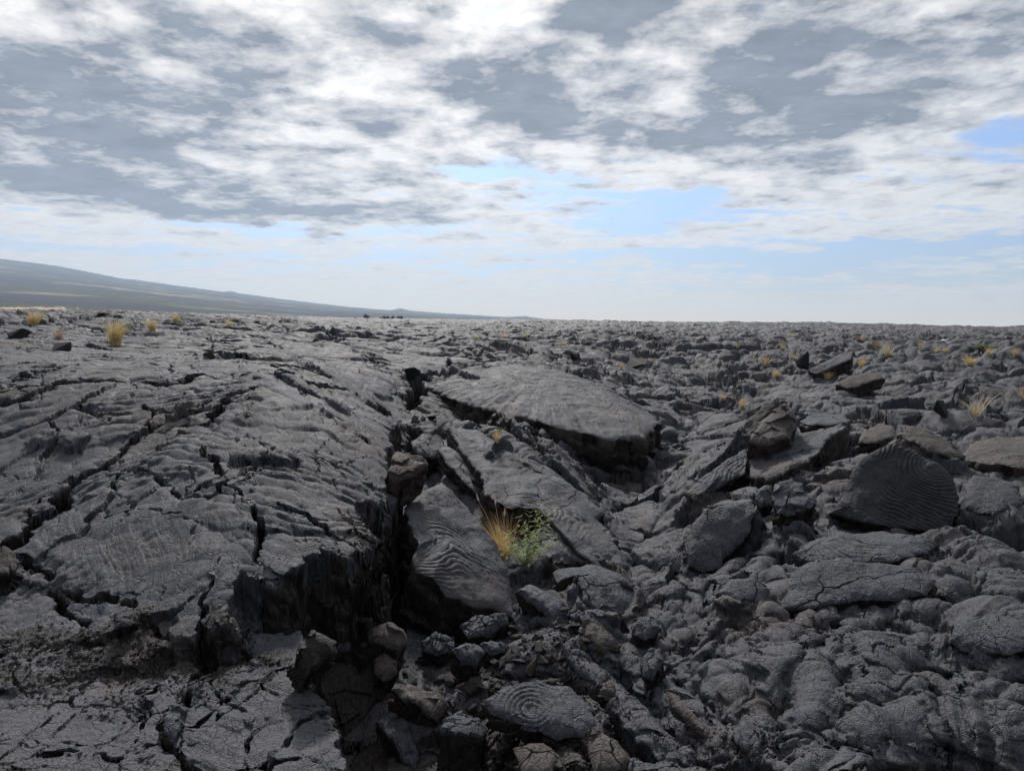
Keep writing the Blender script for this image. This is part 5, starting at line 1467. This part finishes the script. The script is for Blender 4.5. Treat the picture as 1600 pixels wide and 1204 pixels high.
# small white stone far out on the right
(x, y, z, r), = ground_hits([(1475, 534)])
o = bpy.data.objects.new('white_stone', CHUNKS[2].copy()); o.data.materials.clear(); o.data.materials.append(plain('white_stone', (.75, .76, .78)))
s = 4.0 / F_PX * r; o.location = (x, y, z + s * .4); o.scale = (s * 1.3, s, s); COL.objects.link(o)
tag(o, 'small bright white stone lying far out on the lava to the right', 'stone')

# ------------------------------------------------------------------ far trees on the plain
M_FOL = plain('far_tree_leaves', (.040, .050, .030), .9); M_TRK = plain('far_tree_bark', (.06, .05, .04), .9)
def far_tree(px, top, wide, r, lab, seed):
    rb = random.Random(seed)
    base = PR(px, 503, r); tp = PR(px, top, r); H = tp[2] - base[2]
    root = bpy.data.objects.new('tree', None); root.location = base; COL.objects.link(root)
    tag(root, lab, 'tree', 'far trees on the coastal plain')
    W = wide / F_PX * r / 2
    bm = bmesh.new(); bmesh.ops.create_cone(bm, cap_ends=True, segments=8, radius1=H * .035, radius2=H * .012, depth=H * .8)
    bmesh.ops.translate(bm, verts=bm.verts[:], vec=(0, 0, H * .4))
    for k in range(4):
        a = rb.uniform(0, 6.28); g = bmesh.ops.create_cone(bm, cap_ends=True, segments=6, radius1=H * .015, radius2=H * .004, depth=H * .4)
        mt = Matrix.Translation((math.cos(a) * W * .3, math.sin(a) * W * .3, H * .6)) @ Euler((0, .6, a)).to_matrix().to_4x4()
        bmesh.ops.transform(bm, matrix=mt, verts=g['verts'])
    me = bpy.data.meshes.new('trunk'); bm.to_mesh(me); bm.free(); me.materials.append(M_TRK)
    o = bpy.data.objects.new('trunk', me); COL.objects.link(o); o.parent = root
    bm = bmesh.new()
    cl = [(rb.uniform(-.7, .7) * W, rb.uniform(-.6, .6) * W, H * rb.uniform(.5, .85), W * rb.uniform(.25, .45)) for _ in range(11)]
    for i in range(1500):
        cx, cy, cz, cr = rb.choice(cl)
        p = Vector((rb.gauss(0, 1), rb.gauss(0, 1), rb.gauss(0, .8))); p = p.normalized() * cr * rb.random() ** .4
        p += Vector((cx, cy, min(cz, H)))
        u = Vector((rb.gauss(0, 1), rb.gauss(0, 1), rb.gauss(0, 1))).normalized() * W * .07; v_ = u.orthogonal().normalized() * W * .06
        bm.faces.new([bm.verts.new(c) for c in (p - u, p + v_, p + u, p - v_)])
    me = bpy.data.meshes.new('crown'); bm.to_mesh(me); bm.free(); me.materials.append(M_FOL)
    o = bpy.data.objects.new('crown', me); COL.objects.link(o); o.parent = root
for k, t in enumerate([(553, 495, 8, 'lowest and leftmost of the far hazy trees on the plain'), (572, 491, 11, 'tallest far tree, round-topped, left of the row'), (592, 496, 10, 'low far tree just right of the tallest one'),
                       (603, 493.5, 11, 'broad far tree in the middle of the row'), (614, 492.5, 7, 'narrow pointed far tree beside the broad one'), (625, 493.5, 12, 'wide far tree at the right end of the row'),
                       (650, 498, 9, 'very low far tree standing apart right of the row'), (672, 498.5, 9, 'last tiny far tree before the bare ridge')]):
    far_tree(t[0], t[1], t[2], 900, t[3], 50 + k)

# scrub along the crest of the lava field
def scrub():
    rnd = np.random.RandomState(8); vs = []; fs = []; b = 0
    for k in range(260):
        px = rnd.uniform(850, 1650); r = rnd.uniform(285, 300)
        row = float(interp([(850, 504), (1060, 506), (1400, 511), (1600, 515), (1850, 517)], px))
        c = np.array(PR(px, row, r)); h = rnd.uniform(.15, .5); w_ = rnd.uniform(.4, 1.3)
        for q in range(26):
            p = c + (rnd.randn(3) * (w_ * .5, w_ * .5, h * .35)); p[2] += h * .2
            d = rnd.randn(3) * .11; e = rnd.randn(3) * .11
            vs += [p - d, p + e, p + d]; fs.append((b, b + 1, b + 2)); b += 3
    me = bpy.data.meshes.new('scrub'); me.from_pydata([tuple(v) for v in vs], [], fs); me.materials.append(M_FOL)
    o = bpy.data.objects.new('scrub', me); COL.objects.link(o); tag(o, 'low scrub dotted along the far crest of the lava field', 'scrub', kind='stuff')
scrub()

# ------------------------------------------------------------------ haze
def build_haze():
    bm = bmesh.new(); bmesh.ops.create_cube(bm, size=1)
    x0, x1, y0, y1, z0, z1 = -16600, 16600, -16600, 16600, -190, 1700
    for v in bm.verts:
        v.co = ((x0 if v.co.x < 0 else x1), (y0 if v.co.y < 0 else y1), (z0 if v.co.z < 0 else z1))
    me = bpy.data.meshes.new('haze'); bm.to_mesh(me); bm.free()
    m = bpy.data.materials.new('haze'); m.use_nodes = True; w = NT(m.node_tree); w.n.clear()
    out = w.new('ShaderNodeOutputMaterial'); v = w.new('ShaderNodeVolumePrincipled')
    v.inputs['Color'].default_value = (.62, .78, 1.0, 1); v.inputs['Density'].default_value = HAZE_DENSITY
    v.inputs['Anisotropy'].default_value = .2
    w.l.new(v.outputs[0], out.inputs['Volume'])
    me.materials.append(m)
    o = bpy.data.objects.new('haze', me); COL.objects.link(o); o['kind'] = 'stuff'
HAZE_DENSITY = 7e-5
build_haze()
